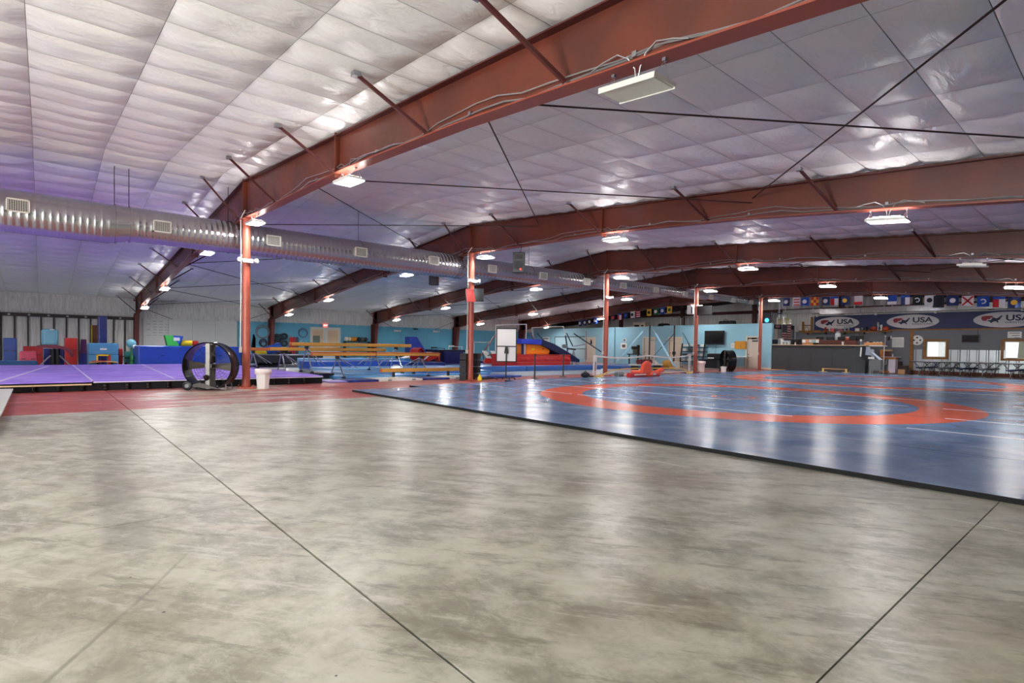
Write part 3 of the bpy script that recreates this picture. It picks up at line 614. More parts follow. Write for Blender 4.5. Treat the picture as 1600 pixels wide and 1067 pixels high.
# ---------------------------------------------------------------- drum fans
def drum_fan(loc, rz, label, R_=.61, D=.46, scale=1):
    """drum axis along local +Y (front at -Y)"""
    t = thing('drum_fan', label, 'fan', (0, 0, 0)); z0 = R_+.02
    MB().lathe([(R_-.004, -D/2), (R_+.012, -D/2-.006), (R_+.012, -D/2+.03), (R_-.0, -D/2+.05), (R_, 0), (R_, D/2-.05), (R_+.012, D/2-.03), (R_+.012, D/2), (R_-.012, D/2), (R_-.03, 0), (R_-.02, -D/2)], (0, 0, z0), (0, 1, 0), 48, cap=False).build('drum', M('fan_black', (28, 28, 31), .25, .4), t, smooth='auto')
    MB().bx(-.05, .05, -D/2+.02, -D/2+.06, z0-R_+.02, z0+R_-.02).build('front_strut', M('fan_grey', (92, 90, 86), .35, .6), t)
    MB().bx(-.03, .03, D/2-.08, D/2-.04, z0-R_+.02, z0+R_-.02).build('rear_strut', DKM, t)
    MB().lathe([(.09, -.08), (.1, 0), (.1, .16), (.07, .2)], (0, -.1, z0), (0, 1, 0), 16).build('motor', DKM, t, smooth='auto')
    for k in range(4):
        a = k*PI/2; u = Vector((math.cos(a), 0, math.sin(a))); v = Vector((-math.sin(a), 0, math.cos(a)))
        b = MB(); c0 = Vector((0, 0, z0)); b.prism([c0+u*.09-v*.06+Vector((0, -.04, 0)), c0+u*(R_-.06)-v*.14+Vector((0, -.05, 0)), c0+u*(R_-.05)+v*.1+Vector((0, .05, 0)), c0+u*.09+v*.05+Vector((0, .04, 0))], (0, .008, 0)); 
        b.build('blade', M('fan_blade', (104, 102, 96), .35, .6), t)
    g = MB()
    for yy_ in (-D/2, D/2):
        for rr in [R_*q/9 for q in range(2, 9)] if yy_ > 0 else [R_*.55]: g.tube([(rr*math.cos(2*PI*i/28), yy_, z0+rr*math.sin(2*PI*i/28)) for i in range(28)], .0028, 4, closed=True)
        for k in range(20 if yy_ > 0 else 8): a = 2*PI*(k+.5)/(20 if yy_ > 0 else 8); g.cyl((.08*math.cos(a), yy_, z0+.08*math.sin(a)), (R_*math.cos(a), yy_, z0+R_*math.sin(a)), .0028, n=4)
    g.build('grille', DKM, t)
    for s_ in (-1, 1):
        w_ = MB().lathe([(.1, -.03), (.115, -.02), (.115, .02), (.1, .03)], (-R_*.78, s_*(D/2+.03), .115), (0, 1, 0), 20).build('wheel', BLACK, t, smooth='auto'); MB().lathe([(.05, -.035), (.05, .035)], (-R_*.78, s_*(D/2+.03), .115), (0, 1, 0), 12).build('hub', GREYP, w_)
        MB().tube([(R_*.35, s_*(D/2-.05), .12), (R_*.55, s_*(D/2-.05), .02), (R_*.75, s_*(D/2-.05), .02), (R_*.72, s_*(D/2-.05), .16)], .014, 6).build('foot', SILV, t)
    MB().prism([(-R_*.8, -D/2-.02, .1), (R_*.6, -D/2-.02, .03), (R_*.1, -D/2-.02, .12), (-R_*.3, -D/2-.02, .2)], (0, .03, 0)).prism([(-R_*.8, D/2, .1), (R_*.6, D/2, .03), (R_*.1, D/2, .12), (-R_*.3, D/2, .2)], (0, .03, 0)).build('cradle', DKM, t)
    MB().cyl((-R_*.78, -D/2-.03, .115), (-R_*.78, D/2+.03, .115), .012, n=8).build('axle', DKM, t)
    MB().cyl((-.02, -D/2-.05, .36), (-.02, -D/2+.02, .3), .06, n=12).build('fan_switch_box', DKM, t)
    t.location = loc; t.rotation_euler = (0, 0, rz); ROOT[t.name] = Matrix.Translation(Vector(loc))@Matrix.Rotation(rz, 4, 'Z'); return t
f1 = drum_fan((3.38, 16.05, 0), math.radians(-35), 'large black drum fan standing in front of the purple floor')
f2 = dup(f1, tuple(G(1137, 581).xy)+(0,), math.radians(-128), 'black drum fan turned sideways between white bins by the far columns')
# ---------------------------------------------------------------- bins, buckets and small things along the column line
def bin_(loc, h, r0, r1, label, name='trash_can', cat='trash can', liner=True, square=True):
    t = thing(name, label, cat, loc); x, y, _ = loc
    MB().lathe([(r0, 0), (r1, h-.05), (r1+.012, h-.05), (r1+.012, h), (r1-.01, h), (r0-.01, .02)], (x, y, 0), n=8 if square else 20).build('bin_body', WHITE, t, bevel=.01)
    MB().lathe([(r1+.02, h-.07), (r1+.022, h-.045)], (x, y, 0), n=8 if square else 20, cap=False).build('rim', WHITE, t)
    if liner: MB().lathe([(r1+.015, h-.13), (r1+.03, h-.1), (r1+.02, h+.012), (r1-.02, h+.015), (r1-.05, h-.2)], (x, y, 0), n=16, cap=False).build('bin_liner', M('thin_liner', (226, 214, 210), .3), t, smooth=True)
    return t
bin_(tuple(G(411, 607).xy)+(0,), .53, .15, .19, 'white trash can with a liner beside the nearest round column')
bin_(tuple(G(1095.5, 581.5).xy)+(0,), .6, .17, .21, 'white trash can at the foot of the fourth round column')
bin_(tuple(G(1132, 578).xy)+(0,), .7, .15, .19, 'tall white bin right of the sideways drum fan')
bin_(tuple(G(1130.5, 581.8).xy)+(0,), .33, .14, .15, 'small white plastic pail in front of the tall white bin', 'pail', 'bucket', False, False)
for (px, lab) in ((725, 'stack of black rubber crates left of the second round column'), (743.5, 'stack of black rubber crates right of the second round column')):
    p = G(px, 594.2 if px < 730 else 593.2); t = thing('crate_stack', lab, 'crates', (p.x, p.y, 0))
    for k in range(4): 
        cr = MB().box((p.x, p.y, .25*k+.12), (.26, .26, .235), .5).build('crate', M('black_rubber', (34, 36, 38), .6), t, bevel=.015); MB().box((p.x, p.y, .25*k+.2), (.275, .275, .025), .5).build('crate_rim', M('black_rubber', (34, 36, 38), .6), cr)
p = G(749.5, 595); t = thing('yellow_jug', 'small yellow jug on the floor at the foot of the second column', 'jug', (p.x, p.y, 0))
MB().lathe([(.06, 0), (.08, .02), (.08, .12), (.05, .16), (.035, .2)], (p.x, p.y, 0), n=14).build('body', YEL, t, smooth='auto'); MB().cyl((p.x, p.y, .2), (p.x, p.y, .24), .03, n=10).build('cap', YEL, t)
p = G(761, 592.5); t = thing('cord_heap', 'dark heap of straps and cords on the floor right of the second column', 'cords', (p.x, p.y, 0)); b = MB()
for k in range(9): a = k*1.3; b.tube([(p.x+.35*math.cos(a+q*.7)*(.4+q*.12), p.y+.2*math.sin(a*1.3+q*.9), .02+.03*abs(math.sin(q+k))) for q in range(7)], .016, 5)
b.build('strap', CLOTH_K, t); MB().box((p.x+.35, p.y, .03), (.12, .1, .05)).build('buckle', REDV, t)
p = G(914.5, 592); t = thing('black_bag', 'small black bag lying on the mat edge left of the net', 'bag', (p.x, p.y, .05)); MB().sph((p.x, p.y, .16), .17, 12, (1.3, .9, .7)).build('bag_body', CLOTH_K, t, smooth=True); MB().tube([(p.x-.1, p.y, .24), (p.x, p.y, .33), (p.x+.12, p.y, .24)], .014).build('strap', CLOTH_K, t)
# stanchions with round bases
def stanchion(loc, label, first=None):
    if first: return dup(first, loc, 0, label)
    t = thing('stanchion', label, 'stanchion', (0, 0, 0), 0, None)
    MB().lathe([(.17, 0), (.17, .02), (.06, .05), (.03, .07)], (0, 0, 0), n=20).build('base', M('stanchion_grey', (96, 96, 92), .4, .4), t, smooth='auto'); MB().cyl((0, 0, .05), (0, 0, .92), .028, n=12).build('post', BLACK, t); MB().cyl((0, 0, .88), (0, 0, .98), .042, n=12).build('belt_head', BLACK, t)
    t.location = loc; return t
s1 = stanchion(tuple(G(835.3, 592).xy)+(0,), 'black belt stanchion standing in front of the big red landing mat, left of two')
stanchion(tuple(G(880, 589.2).xy)+(0,), 'black belt stanchion at the right end of the red landing mat', s1)
# white board on a rolling stand
p = G(790.5, 593.5); X, Y = p.x, p.y; ax = Vector((math.sin(TH), -math.cos(TH), 0)); bx_ = Vector((math.cos(TH), math.sin(TH), 0)); RZ = math.atan2(ax.y, ax.x)
t = thing('rolling_whiteboard', 'double white board with black frame on a rolling pole stand', 'whiteboard', (X, Y, 0))
c0 = Vector((X, Y, 0))+bx_*.06
MB().box(c0+Vector((0, 0, 1.6)), (.72, .02, .66), RZ).build('upper_board', WB, t); MB().box(c0+Vector((0, 0, .98)), (.72, .02, .56), RZ).build('lower_board', WB, t)
fr = MB()
for z in (.69, 1.265, 1.94): fr.box(c0+Vector((0, 0, z)), (.78, .045, .04), RZ)
for s_ in (-1, 1): fr.box(c0+ax*s_*.37+Vector((0, 0, 1.315)), (.04, .045, 1.27), RZ)
fr.build('frame', BLACK, t); MB().cyl((X, Y, .06), (X, Y, 1.26), .022, n=10).build('pole', BLACK, t)
MB().prism([Vector((X, Y, 1.0))-ax*.08, Vector((X, Y, 1.0))+ax*.08, Vector((X, Y, 1.24))+ax*.05, Vector((X, Y, 1.24))-ax*.05], -bx_*.03).build('bracket', BLACK, t)
for k in range(4):
    a = RZ+PI*.12+k*PI/2; e = Vector((math.cos(a), math.sin(a), 0))*.36; MB().box(Vector((X, Y, .075))+e/2, (.36, .04, .03), a).build('foot', BLACK, t); MB().cyl((X+e.x, Y+e.y-.012, .03), (X+e.x, Y+e.y+.012, .03), .03, n=10).build('caster', BLACK, t)
# ---------------------------------------------------------------- wall lamps, speakers and monitor on the columns
for k, (i, z) in enumerate(((1, 3.47), (2, 3.6), (3, 3.55), (4, 3.62))):
    X = FX[i]; t = thing('emergency_light', 'white twin-head emergency light high on the %s round column' % ['nearest', 'second', 'third', 'fourth'][k], 'emergency light', (X, CX-.12, z))
    MB().box((X, CX-.14, z), (.26, .08, .1)).build('battery_case', WHITE, t, bevel=.01)
    for s_ in (-1, 1): MB().lathe([(.03, 0), (.06, .05), (.062, .1), (.05, .11)], (X+s_*.17, CX-.12, z+.02), (s_*.55, -.8, -.1), 14).build('lamp_head', WHITE, t, smooth='auto')
def speaker(loc, rz, label, sz=(.42, .36, .66), tilt=0, led=None, name='loudspeaker'):
    t = thing(name, label, 'speaker', loc, rz); T = ROOT[t.name]; b = MB()
    def L_(x, y, z): return T@Vector((x, y, z))
    w_, d_, h_ = sz; MB().prism([L_(-w_/2, -d_/2, -h_/2), L_(w_/2, -d_/2, -h_/2), L_(w_/2*.7, d_/2, -h_/2), L_(-w_/2*.7, d_/2, -h_/2)], (0, 0, h_)).build('cabinet', BLACK, t, bevel=.02)
    MB().cyl(L_(0, -d_/2-.012, -h_*.14), L_(0, -d_/2, -h_*.14), w_*.36, n=24).build('woofer', M('speaker_cone', (46, 46, 50), .6), t); MB().box(L_(0, -d_/2-.01, h_*.28), (w_*.55, .02, h_*.2), rz).build('horn', M('speaker_cone', (46, 46, 50), .6), t)
    if led:
        mt = M('led_'+led, {'red': (255, 50, 30), 'blue': (70, 190, 235)}[led], .4, 0, 0, emit=1.6); MB().cyl(L_(0 if led == 'blue' else w_*.18, -d_/2-.02, -h_*.2 if led == 'blue' else -h_*.34), L_(0 if led == 'blue' else w_*.18, -d_/2-.012, -h_*.2 if led == 'blue' else -h_*.34), w_*(.22 if led == 'blue' else .08), n=18).build('light_ring', mt, t)
    return t
def bracket_to(t, a, b): MB().cyl(a, b, .012, n=6).build('hanger', DKM, t)
p = PX(812, 411, FX[2]-.1); sp = speaker((p.x, p.y, p.z), 2.2-PI, 'black loudspeaker with a red light hanging under the second frame', (.4, .34, .66), led='red'); bracket_to(sp, (p.x, p.y, p.z+.3), (p.x, p.y-.1, bot(p.y)))
p = PX(679, 438, FX[2]+.4); sp = speaker((p.x, p.y, p.z), 2.2-PI, 'small black loudspeaker hanging left of the second column below the duct', (.4, .3, .4), led=None); MB().cyl((p.x, p.y, p.z+.2), (p.x, p.y, roof(p.y)-.05), .01, n=5).build('hanger', DKM, sp); MB().box((p.x+.02, p.y-.17, p.z), (.14, .02, .12), .9-PI/2).build('red_mark', REDV, sp)
X = FX[2]; t = thing('column_monitor', 'black flat monitor bracketed to the second round column', 'monitor', (X, CX-.3, 3.2)); q = PX(743, 460, X-.15)
MB().box((X-.05, CX-.26, q.z), (.66, .06, .46), -.75).build('screen', M('screen_black', (20, 24, 34), .12), t, bevel=.01); MB().box((X+.0, CX-.12, q.z), (.1, .25, .1)).build('arm', DKM, t); MB().prism([(X-.26, CX-.08, q.z-.25), (X-.02, CX-.3, q.z-.25), (X-.1, CX-.25, q.z+.2), (X-.29, CX-.05, q.z+.22)], (-.012, -.02, 0)).build('red_pennant', REDV, t)
X = FX[4]; q = PX(1101, 485, X-.2)
t = thing('column_monitor', 'black flat monitor bracketed to the fourth round column', 'monitor', (X-.2, q.y, q.z)); MB().box((X-.2, q.y, q.z), (.08, .8, .5), .25).build('screen', M('screen_black', (20, 24, 34), .12), t, bevel=.01); MB().cyl((X-.15, q.y, q.z), (X, CX, q.z), .03, n=8).build('arm', DKM, t)
q = PX(1079, 484, X-.2); t = thing('bracket_speaker', 'white and black column speaker left of the fourth round column', 'speaker', (X-.2, q.y, q.z)); MB().box((X-.2, q.y, q.z), (.22, .34, .5), -.3).build('cabinet', WHITE, t, bevel=.03); MB().box((X-.3, q.y-.08, q.z-.02), (.06, .2, .4), -.3).build('grille', BLACK, t, bevel=.02); MB().cyl((X-.15, q.y, q.z), (X, CX, q.z), .03, n=8).build('arm', DKM, t)
p = PX(1200, 495, 36.9); sp = speaker((36.95, p.y, PH+.05+.36), -PI/2, 'black party loudspeaker with a blue glowing ring on top of the office wall', (.62, .4, .78), led='blue')
# ---------------------------------------------------------------- balance beams and blue mats in the middle distance
def beam(pxa, pxb, ytop, Y, label, mat, legs, h=.13, w_=.13, feet='v', pad=False):
    a = PY(pxa, ytop, Y); b = PY(pxb, ytop, Y); z = (a.z+b.z)/2
    t = thing('balance_beam', label, 'balance beam', ((a.x+b.x)/2, Y, 0)); 
    MB().bx(a.x+.02, b.x-.02, Y-w_/2, Y+w_/2, z-h, z).build('beam', mat, t, bevel=.025, seg=3)
    for X in (a.x, b.x-.05): MB().bx(X, X+.05, Y-w_/2-.003, Y+w_/2+.003, z-h-.003, z+.003).build('end_cap', mat if X > a.x else SUEDED, t, bevel=.02)
    if pad: MB().bx(a.x+.02, b.x-.02, Y-w_/2-.004, Y+w_/2+.004, z-.045, z+.006).build('padded_top', SUEDED, t, bevel=.01); MB().bx((a.x+b.x)/2-.2, (a.x+b.x)/2-.18, Y-w_/2-.01, Y+w_/2+.01, z-h-.01, z+.01).build('joint_band', BLACK, t)
    L_ = b.x-a.x
    for f in legs:
        X = a.x+f*L_; zt = z-h
        if feet == 'v':
            MB().bx(X-.05, X+.05, Y-.07, Y+.07, zt-.1, zt).build('leg_head', BLACK, t)
            for s_ in (-1, 1):
                gz = ground(X, Y+s_*.55); lg = MB().cyl((X, Y, zt-.06), (X-.0, Y+s_*.55, gz+.06), .024, n=8).build('leg', CHROME, t); MB().box((X, Y+s_*.55, gz+.03), (.1, .1, .06)).build('rubber_foot', BLACK, lg)
                MB().cyl((X, Y+s_*.02, zt-.05), (X+(.62 if f < .5 else -.62), Y+s_*.3, .42), .017, n=8).build('brace', CHROME, t)
            gz = max(ground(X, Y-.4), ground(X, Y+.4)); MB().cyl((X, Y-.45, gz+.12), (X, Y+.45, gz+.12), .016, n=6).build('spreader', CHROME, t)
        else:
            gz = ground(X, Y); MB().bx(X-.03, X+.03, Y-.05, Y+.05, gz+.03, zt).build('leg', BLACK, t); MB().bx(X-.05, X+.05, Y-.28, Y+.28, gz, gz+.04).build('foot_bar', M('cream_foot', (220, 214, 190), .5), t)
    return t
TOPS = []
def ground(x, y): return max([q[4] for q in TOPS if q[0]-.05 < x < q[1]+.05 and q[2]-.05 < y < q[3]+.05]+[0])
def mat_box(name, label, x0, x1, y0, y1, z0, z1, mat, bev=.03, fold=0, cat='mat', logo=False, rz=0, grp=None):
    cx, cy = (x0+x1)/2, (y0+y1)/2; t = thing(name, label, cat, (cx, cy, z0), rz, grp); T = ROOT[t.name]@Matrix.Translation((-cx, -cy, -z0)); R = Matrix.Rotation(rz, 3, 'Z')
    TOPS.append((x0, x1, y0, y1, z1)); n_ = max(1, fold); b = MB().box((cx, cy, (z0+z1)/2), (x1-x0, y1-y0, z1-z0), rz)
    if fold:
        for k in range(n_):
            w_ = (x1-x0)/n_; c_ = T@Vector((x0+w_*(k+.5), cy, (z0+z1)/2)); MB().box(c_, (w_-.012, y1-y0, z1-z0), rz).build('mat_panel', mat, t, bevel=bev)
    else: b.build('mat_body', mat, t, bevel=bev, seg=3)
    s_ = MB().box(T@Vector((cx, cy, z0+(z1-z0)*.5)), (x1-x0+.012, y1-y0+.012, .012), rz).build('seam_piping', mat if not fold else mat, t)
    if not fold:
        for k in (-1, 1): MB().box(T@Vector((cx+k*(x1-x0)*.28, y0-.012, z0+(z1-z0)*.6)), (.14, .012, .03), rz).build('carry_handle', BLACK if mat not in (NAVY,) else ROYAL, t)
    if logo: MB().box(T@Vector((x0+(x1-x0)*.84, y0-.012, (z0+z1)/2)), (.32, .008, .08), rz).build('white_logo', WHITE, t)
    return t
def mbY(name, label, px0, py0, px1, py1, Y, dp, mat, **k):
    x0, x1, z0, z1 = rY(px0, py0, px1, py1, Y); return mat_box(name, label, x0, x1, Y, Y+dp, k.pop('z0', z0), z1, mat, **k)
# flat mats in front of and under the beams
mat_box('landing_mat', 'thin purple and lavender panel mat at the right end of the purple floor', 7.0, 8.4, 17.1, 17.9, 0, .05, LAV, fold=3)
xx = 7.6
for k, (w_, mt, lab) in enumerate(((1.1, NAVY, 'navy'), (1.7, WHITE, 'white'), (1.2, NAVY, 'second navy'), (1.3, WHITE, 'second white'), (2.3, ROYAL, 'royal blue'))):
    mat_box('panel_mat', '%s floor mat in the front row of flat mats left of the second column' % lab, xx, xx+w_-.02, 17.0 if mt != WHITE else 16.95, 18.3, 0, .07, mt, bev=.01); xx += w_
mat_box('landing_mat', 'long sky blue flat mat under the low balance beam', 7.9, 14.6, 18.35, 19.7, 0, .12, SKYV, fold=4)
mat_box('landing_mat', 'wide sky blue landing mat behind the front blue mats', 8.1, 15.8, 19.75, 22.3, 0, .16, SKYV, fold=5)
mat_box('landing_mat', 'pale blue landing mat between the beams and the second column', 9.3, 16.2, 22.4, 25.0, 0, .2, M('pale_blue_vinyl', (120, 172, 214), .3, 0, .1), fold=4)
mbY('landing_mat', 'long navy landing mat with a white mark under the rust beam', 478, 570.5, 588, 579, 24.0, 1.6, ROYAL, z0=.0, logo=True) if False else mat_box('landing_mat', 'long royal blue landing mat with a white mark under the rust beam', 9.6, 14.6, 25.2, 27.2, 0, .42, ROYAL, logo=True)
mat_box('landing_mat', 'short navy landing mat stacked at the right end of the royal blue one', 14.7, 17.0, 25.4, 27.2, 0, .34, NAVY)
mat_box('landing_mat', 'white topped blue mat behind the royal blue one', 10.2, 15.2, 27.4, 29.2, 0, .5, M('pale_blue_vinyl', (120, 172, 214), .3))
mat_box('landing_mat', 'dark navy folding mat lying behind the purple floor corner', 6.95, 8.1, 19.3, 23.3, 0, .2, M('midnight_vinyl', (26, 34, 66), .35), fold=2)
def tumble(label, x0, x1, y0, y1, z):   # black oval edged trampoline bed
    t = thing('tumble_track', label, 'trampoline', ((x0+x1)/2, (y0+y1)/2, 0)); r = .25; pts = []
    for (cx, cy, a0) in ((x1-r, y0+r, -PI/2), (x1-r, y1-r, 0), (x0+r, y1-r, PI/2), (x0+r, y0+r, PI)):
        for k in range(5): a = a0+k*PI/8; pts.append((cx+r*math.cos(a), cy+r*math.sin(a), z*.35))
    MB().prism(pts, (0, 0, z*.65)).build('edge_pad', M('track_black', (34, 38, 46), .4), t, bevel=.03); MB().bx(x0+.25, x1-.25, y0+.25, y1-.25, z, z+.02).build('bed', M('track_bed', (60, 66, 78), .5), t)
    for a in (x0+.3, x1-.3):
        for b in (y0+.3, y1-.3): MB().cyl((a, b, 0), (a, b, z*.4), .04, n=8).build('leg', DKM, t)
tumble('long black edged trampoline behind the purple floor, left of the beams', 7.4, 12.0, 30.0, 32.6, .62)
tumble('black edged trampoline behind the beams by the second wall column', 17.2, 22.2, 29.0, 31.6, .6)
TOPS.append((-7, XR, YF, YB, Z1))
beam(453, 642, 536.3, 20.0, 'tan high balance beam, highest and longest of the beams', SUEDE, (.12, .86))
beam(419.5, 602, 543.3, 21.3, 'tan balance beam just behind and below the highest one', SUEDE, (.1, .9))
beam(391, 446, 543, 23.4, 'short brown balance beam starting behind the nearest round column', SUEDED, (.08,))
beam(486, 685.5, 550.5, 18.6, 'rust and tan padded balance beam with a joint in the middle', SUEDE, (.18, .84), pad=True)
beam(594.5, 727, 574.8, 17.55, 'low tan balance beam just above the floor behind the crates', SUEDE, (.14, .78), feet='bar', h=.13)
# ---------------------------------------------------------------- gear at the back of the purple floor, from left to right
def leg_frame(): pass
mbY('folded_mat', 'dark blue folded mat standing upright at the far left', 5, 528, 26, 563, 31, .5, M('denim_vinyl', (40, 72, 140), .4), z0=0)
x0, x1, z0, z1 = rY(30, 549, 58, 563, 29.6); mat_box('foam_block', 'pink foam block with pale edges at the left', x0, x1, 29.6, 30.4, 0, z1, PINK, bev=.06)
mbY('foam_wedge', 'red foam mat standing behind the pink block', 36, 541, 67, 568, 32.5, .5, REDV, z0=0)
mbY('crash_mat', 'long dark teal rolled mat lying along the back edge of the purple floor', -40, 564, 59, 571, 28.85, .7, M('deep_teal_vinyl', (22, 84, 128), .35), z0=0, bev=.08)
mbY('foam_block', 'navy foam block under the vaulting table', 68, 545, 102, 568, 32.2, .6, NAVY, z0=0)
Y = 31.8; a = PY(64, 513, Y); b = PY(92, 537, Y); t = thing('foam_barrel', 'light teal foam barrel resting on the navy block behind the vault', 'foam barrel', ((a.x+b.x)/2, Y+.5, b.z)); 
zc = (a.z+b.z)/2; MB().lathe([(.3, 0), (.33, .05), (.33, b.x-a.x-.05), (.3, b.x-a.x)], (a.x, Y+.75, zc), (1, 0, 0), 20).build('barrel', TEAL, t, smooth='auto') if False else MB().bx(a.x, b.x, Y+.4, Y+1.0, b.z-.12, a.z).build('barrel', TEAL, t, bevel=.14, seg=5)
MB().bx(a.x+.3, a.x+.45, Y+.38, Y+.4, a.z-.06, a.z-.02).build('label_patch', WHITE, t)
Y = 29.8; t = thing('vaulting_table', 'maroon vaulting table with a curled down end on a black post', 'vault table', (PY(86, 560, Y).x, Y, 0))
pts = [(57, 540), (70, 538.6), (88, 539), (100, 541.5), (108, 544.5), (113, 549), (115.5, 556), (111.5, 558.5), (108.5, 552), (103, 547.5), (90, 544.5), (70, 543.5), (58, 543)]
MB().prism([PY(x, y, Y-.45) for x, y in pts], (0, .9, 0)).build('padded_top', MAROON, t, bevel=.02)
for px in (82, 90): 
    p = PY(px, 560, Y); MB().cyl((p.x, Y, .05), (p.x, Y, PY(px, 545, Y).z), .09, n=12).build('post', BLACK, t)
p = PY(86, 565, Y); MB().bx(p.x-.7, p.x+.7, Y-.5, Y-.4, 0, .07).bx(p.x-.7, p.x+.7, Y+.4, Y+.5, 0, .07).bx(p.x-.06, p.x+.06, Y-.5, Y+.5, 0, .07).build('foot_frame', SILV, t)
for s_ in (-1, 1): MB().cyl((p.x+s_*.6, Y-.45, .06), (p.x+s_*.15, Y-.1, .6), .03, n=8).build('strut', SILV, t)
mbY('folded_mat', 'tall red mat with an orange side standing right of the vault', 101, 528, 121, 567, 31.6, .5, REDV, z0=0)
x0, x1, z0, z1 = rY(122, 530, 137, 568, 31.8); t = thing('leaning_wedge', 'maroon and navy wedge mat leaning against the bare studs', 'wedge mat', ((x0+x1)/2, 31.8, 0)); MB().prism([(x0, 31.8, 0), (x1, 31.8, 0), (x1+.0, 32.6, z1), (x1-.2, 32.6, z1)], (0, .25, 0)).build('wedge', M('plum_vinyl', (84, 40, 84), .35), t, bevel=.02); MB().prism([(x0-.01, 31.78, 0), (x1+.01, 31.78, 0), (x1, 32.2, z1*.5), (x0+.12, 32.2, z1*.5)], (0, -.02, 0)).build('navy_panel', NAVY, t)
# blue arch block
Y = 30.0; x0, x1, z0, z1 = rY(137.5, 536, 185, 568, Y); wi = x1-x0
t = thing('foam_arch', 'light blue foam block arch with a yellow edged opening', 'foam arch', ((x0+x1)/2, Y, 0)); a, b = x0+wi*.27, x1-wi*.26; zo = z1*.56; BLK = M('arch_blue', (78, 150, 192), .35, 0, .08)
MB().bx(x0, a, Y, Y+.8, 0, zo).build('left_leg', BLK, t, bevel=.03); MB().bx(b, x1, Y, Y+.8, 0, zo).build('right_leg', BLK, t, bevel=.03); MB().bx(x0, x1, Y, Y+.8, zo, z1).build('lintel', BLK, t, bevel=.04)
MB().bx(a-.01, a+.06, Y+.02, Y+.78, 0, zo).bx(a, b, Y+.02, Y+.78, zo-.06, zo+.01).build('yellow_lining', YEL, t); MB().bx(b-.08, b+.01, Y+.02, Y+.78, 0, zo).build('red_lining', REDV, t); MB().bx(a+.2, b-.2, Y+.5, Y+.75, 0, zo*.75).build('navy_core', NAVY, t)
MB().bx((x0+x1)/2-.12, (x0+x1)/2+.12, Y-.01, Y, zo+.2, zo+.28).build('label_patch', WHITE, t)
x0, x1, z0, z1 = rY(153.5, 494, 167.5, 536, 33.5); mat_box('folded_mat', 'tall navy column mat standing behind the blue arch', x0, x1, 33.5, 34.1, 0, z1, NAVY, bev=.05)
x0, x1, z0, z1 = rY(144, 508, 154, 536, 34.6); t = thing('plywood_sheet', 'brown plywood sheet leaning beside the tall navy mat', 'panel', ((x0+x1)/2, 34.6, 0)); MB().bx(x0, x1, 34.6, 34.7, 0, z1).build('board', M('brown_board', (110, 66, 36), .6, 0, .2), t); MB().bx(x0-.03, x0, 34.58, 34.72, 0, z1).build('yellow_edge', YEL, t)
mbY('foam_block', 'narrow red mat standing right of the blue arch', 186, 545, 192, 567, 31.0, .5, REDV, z0=0)
Y = 29.4; a = PY(140, 567, Y); b = PY(184, 567, Y); t = thing('springboard', 'thin curved springboard with red pads in front of the arch', 'springboard', ((a.x+b.x)/2, Y, .0)); n_ = 12
MB().prism([(a.x+(b.x-a.x)*k/n_, Y, .33+.05*math.sin(PI*k/n_)) for k in range(n_+1)]+[(b.x-(b.x-a.x)*k/n_, Y, .28+.05*math.sin(PI*k/n_)) for k in range(n_+1)], (0, .6, 0)).build('deck', WOODL, t)
MB().bx(a.x, b.x, Y+.05, Y+.55, 0, .04).build('base', BLACK, t); MB().bx(a.x+.1, a.x+.6, Y-.01, Y+.6, .36, .38).build('red_pad', REDV, t)
for k in range(3): MB().cyl((a.x+.3+k*.5, Y+.3, .04), (a.x+.3+k*.5, Y+.3, .3), .05, n=10).build('spring', DKM, t)
for (px0, py0, px1, py1, mt, Y, lab, nm) in ((195, 549, 205, 568, M('teal_green', (60, 160, 140), .4), 31.5, 'teal green foam cube left of the long blue crash mat', 'foam_cube'), (204.5, 556, 209, 569, GREENV, 30.4, 'bright green foam piece beside the teal cube', 'foam_piece')):
    x0, x1, z0, z1 = rY(px0, py0, px1, py1, Y); mat_box(nm, lab, x0, x1, Y, Y+.5, 0, z1, mt, bev=.03, cat='foam block')
Y = 30.6; p = PY(205, 558, Y); t = thing('hobby_horse', 'small blue and white toy figure on a stick by the first wall column', 'toy', (p.x, Y, 0)); MB().cyl((p.x, Y, 0), (p.x, Y, .95), .03, n=8).build('stick', GREENV, t); MB().sph((p.x, Y, 1.15), .2, 12, (1, .7, 1)).build('head', TEAL, t, smooth=True); MB().sph((p.x+.13, Y-.1, 1.0), .1, 10).build('muzzle', WHITE, t, smooth=True)
Y = 31.0; p = PY(213, 560, Y); t = thing('coiled_hose', 'yellow-green coiled rings hanging by the blue crash mat corner', 'rings', (p.x, Y, 0))
for k in range(3): MB().tube([(p.x+.17*math.cos(2*PI*i/16), Y+.05*k, .4+.4*math.sin(2*PI*i/16)) for i in range(16)], .03, 6, closed=True).build('ring', M('lime_rubber', (190, 210, 130), .5), t)
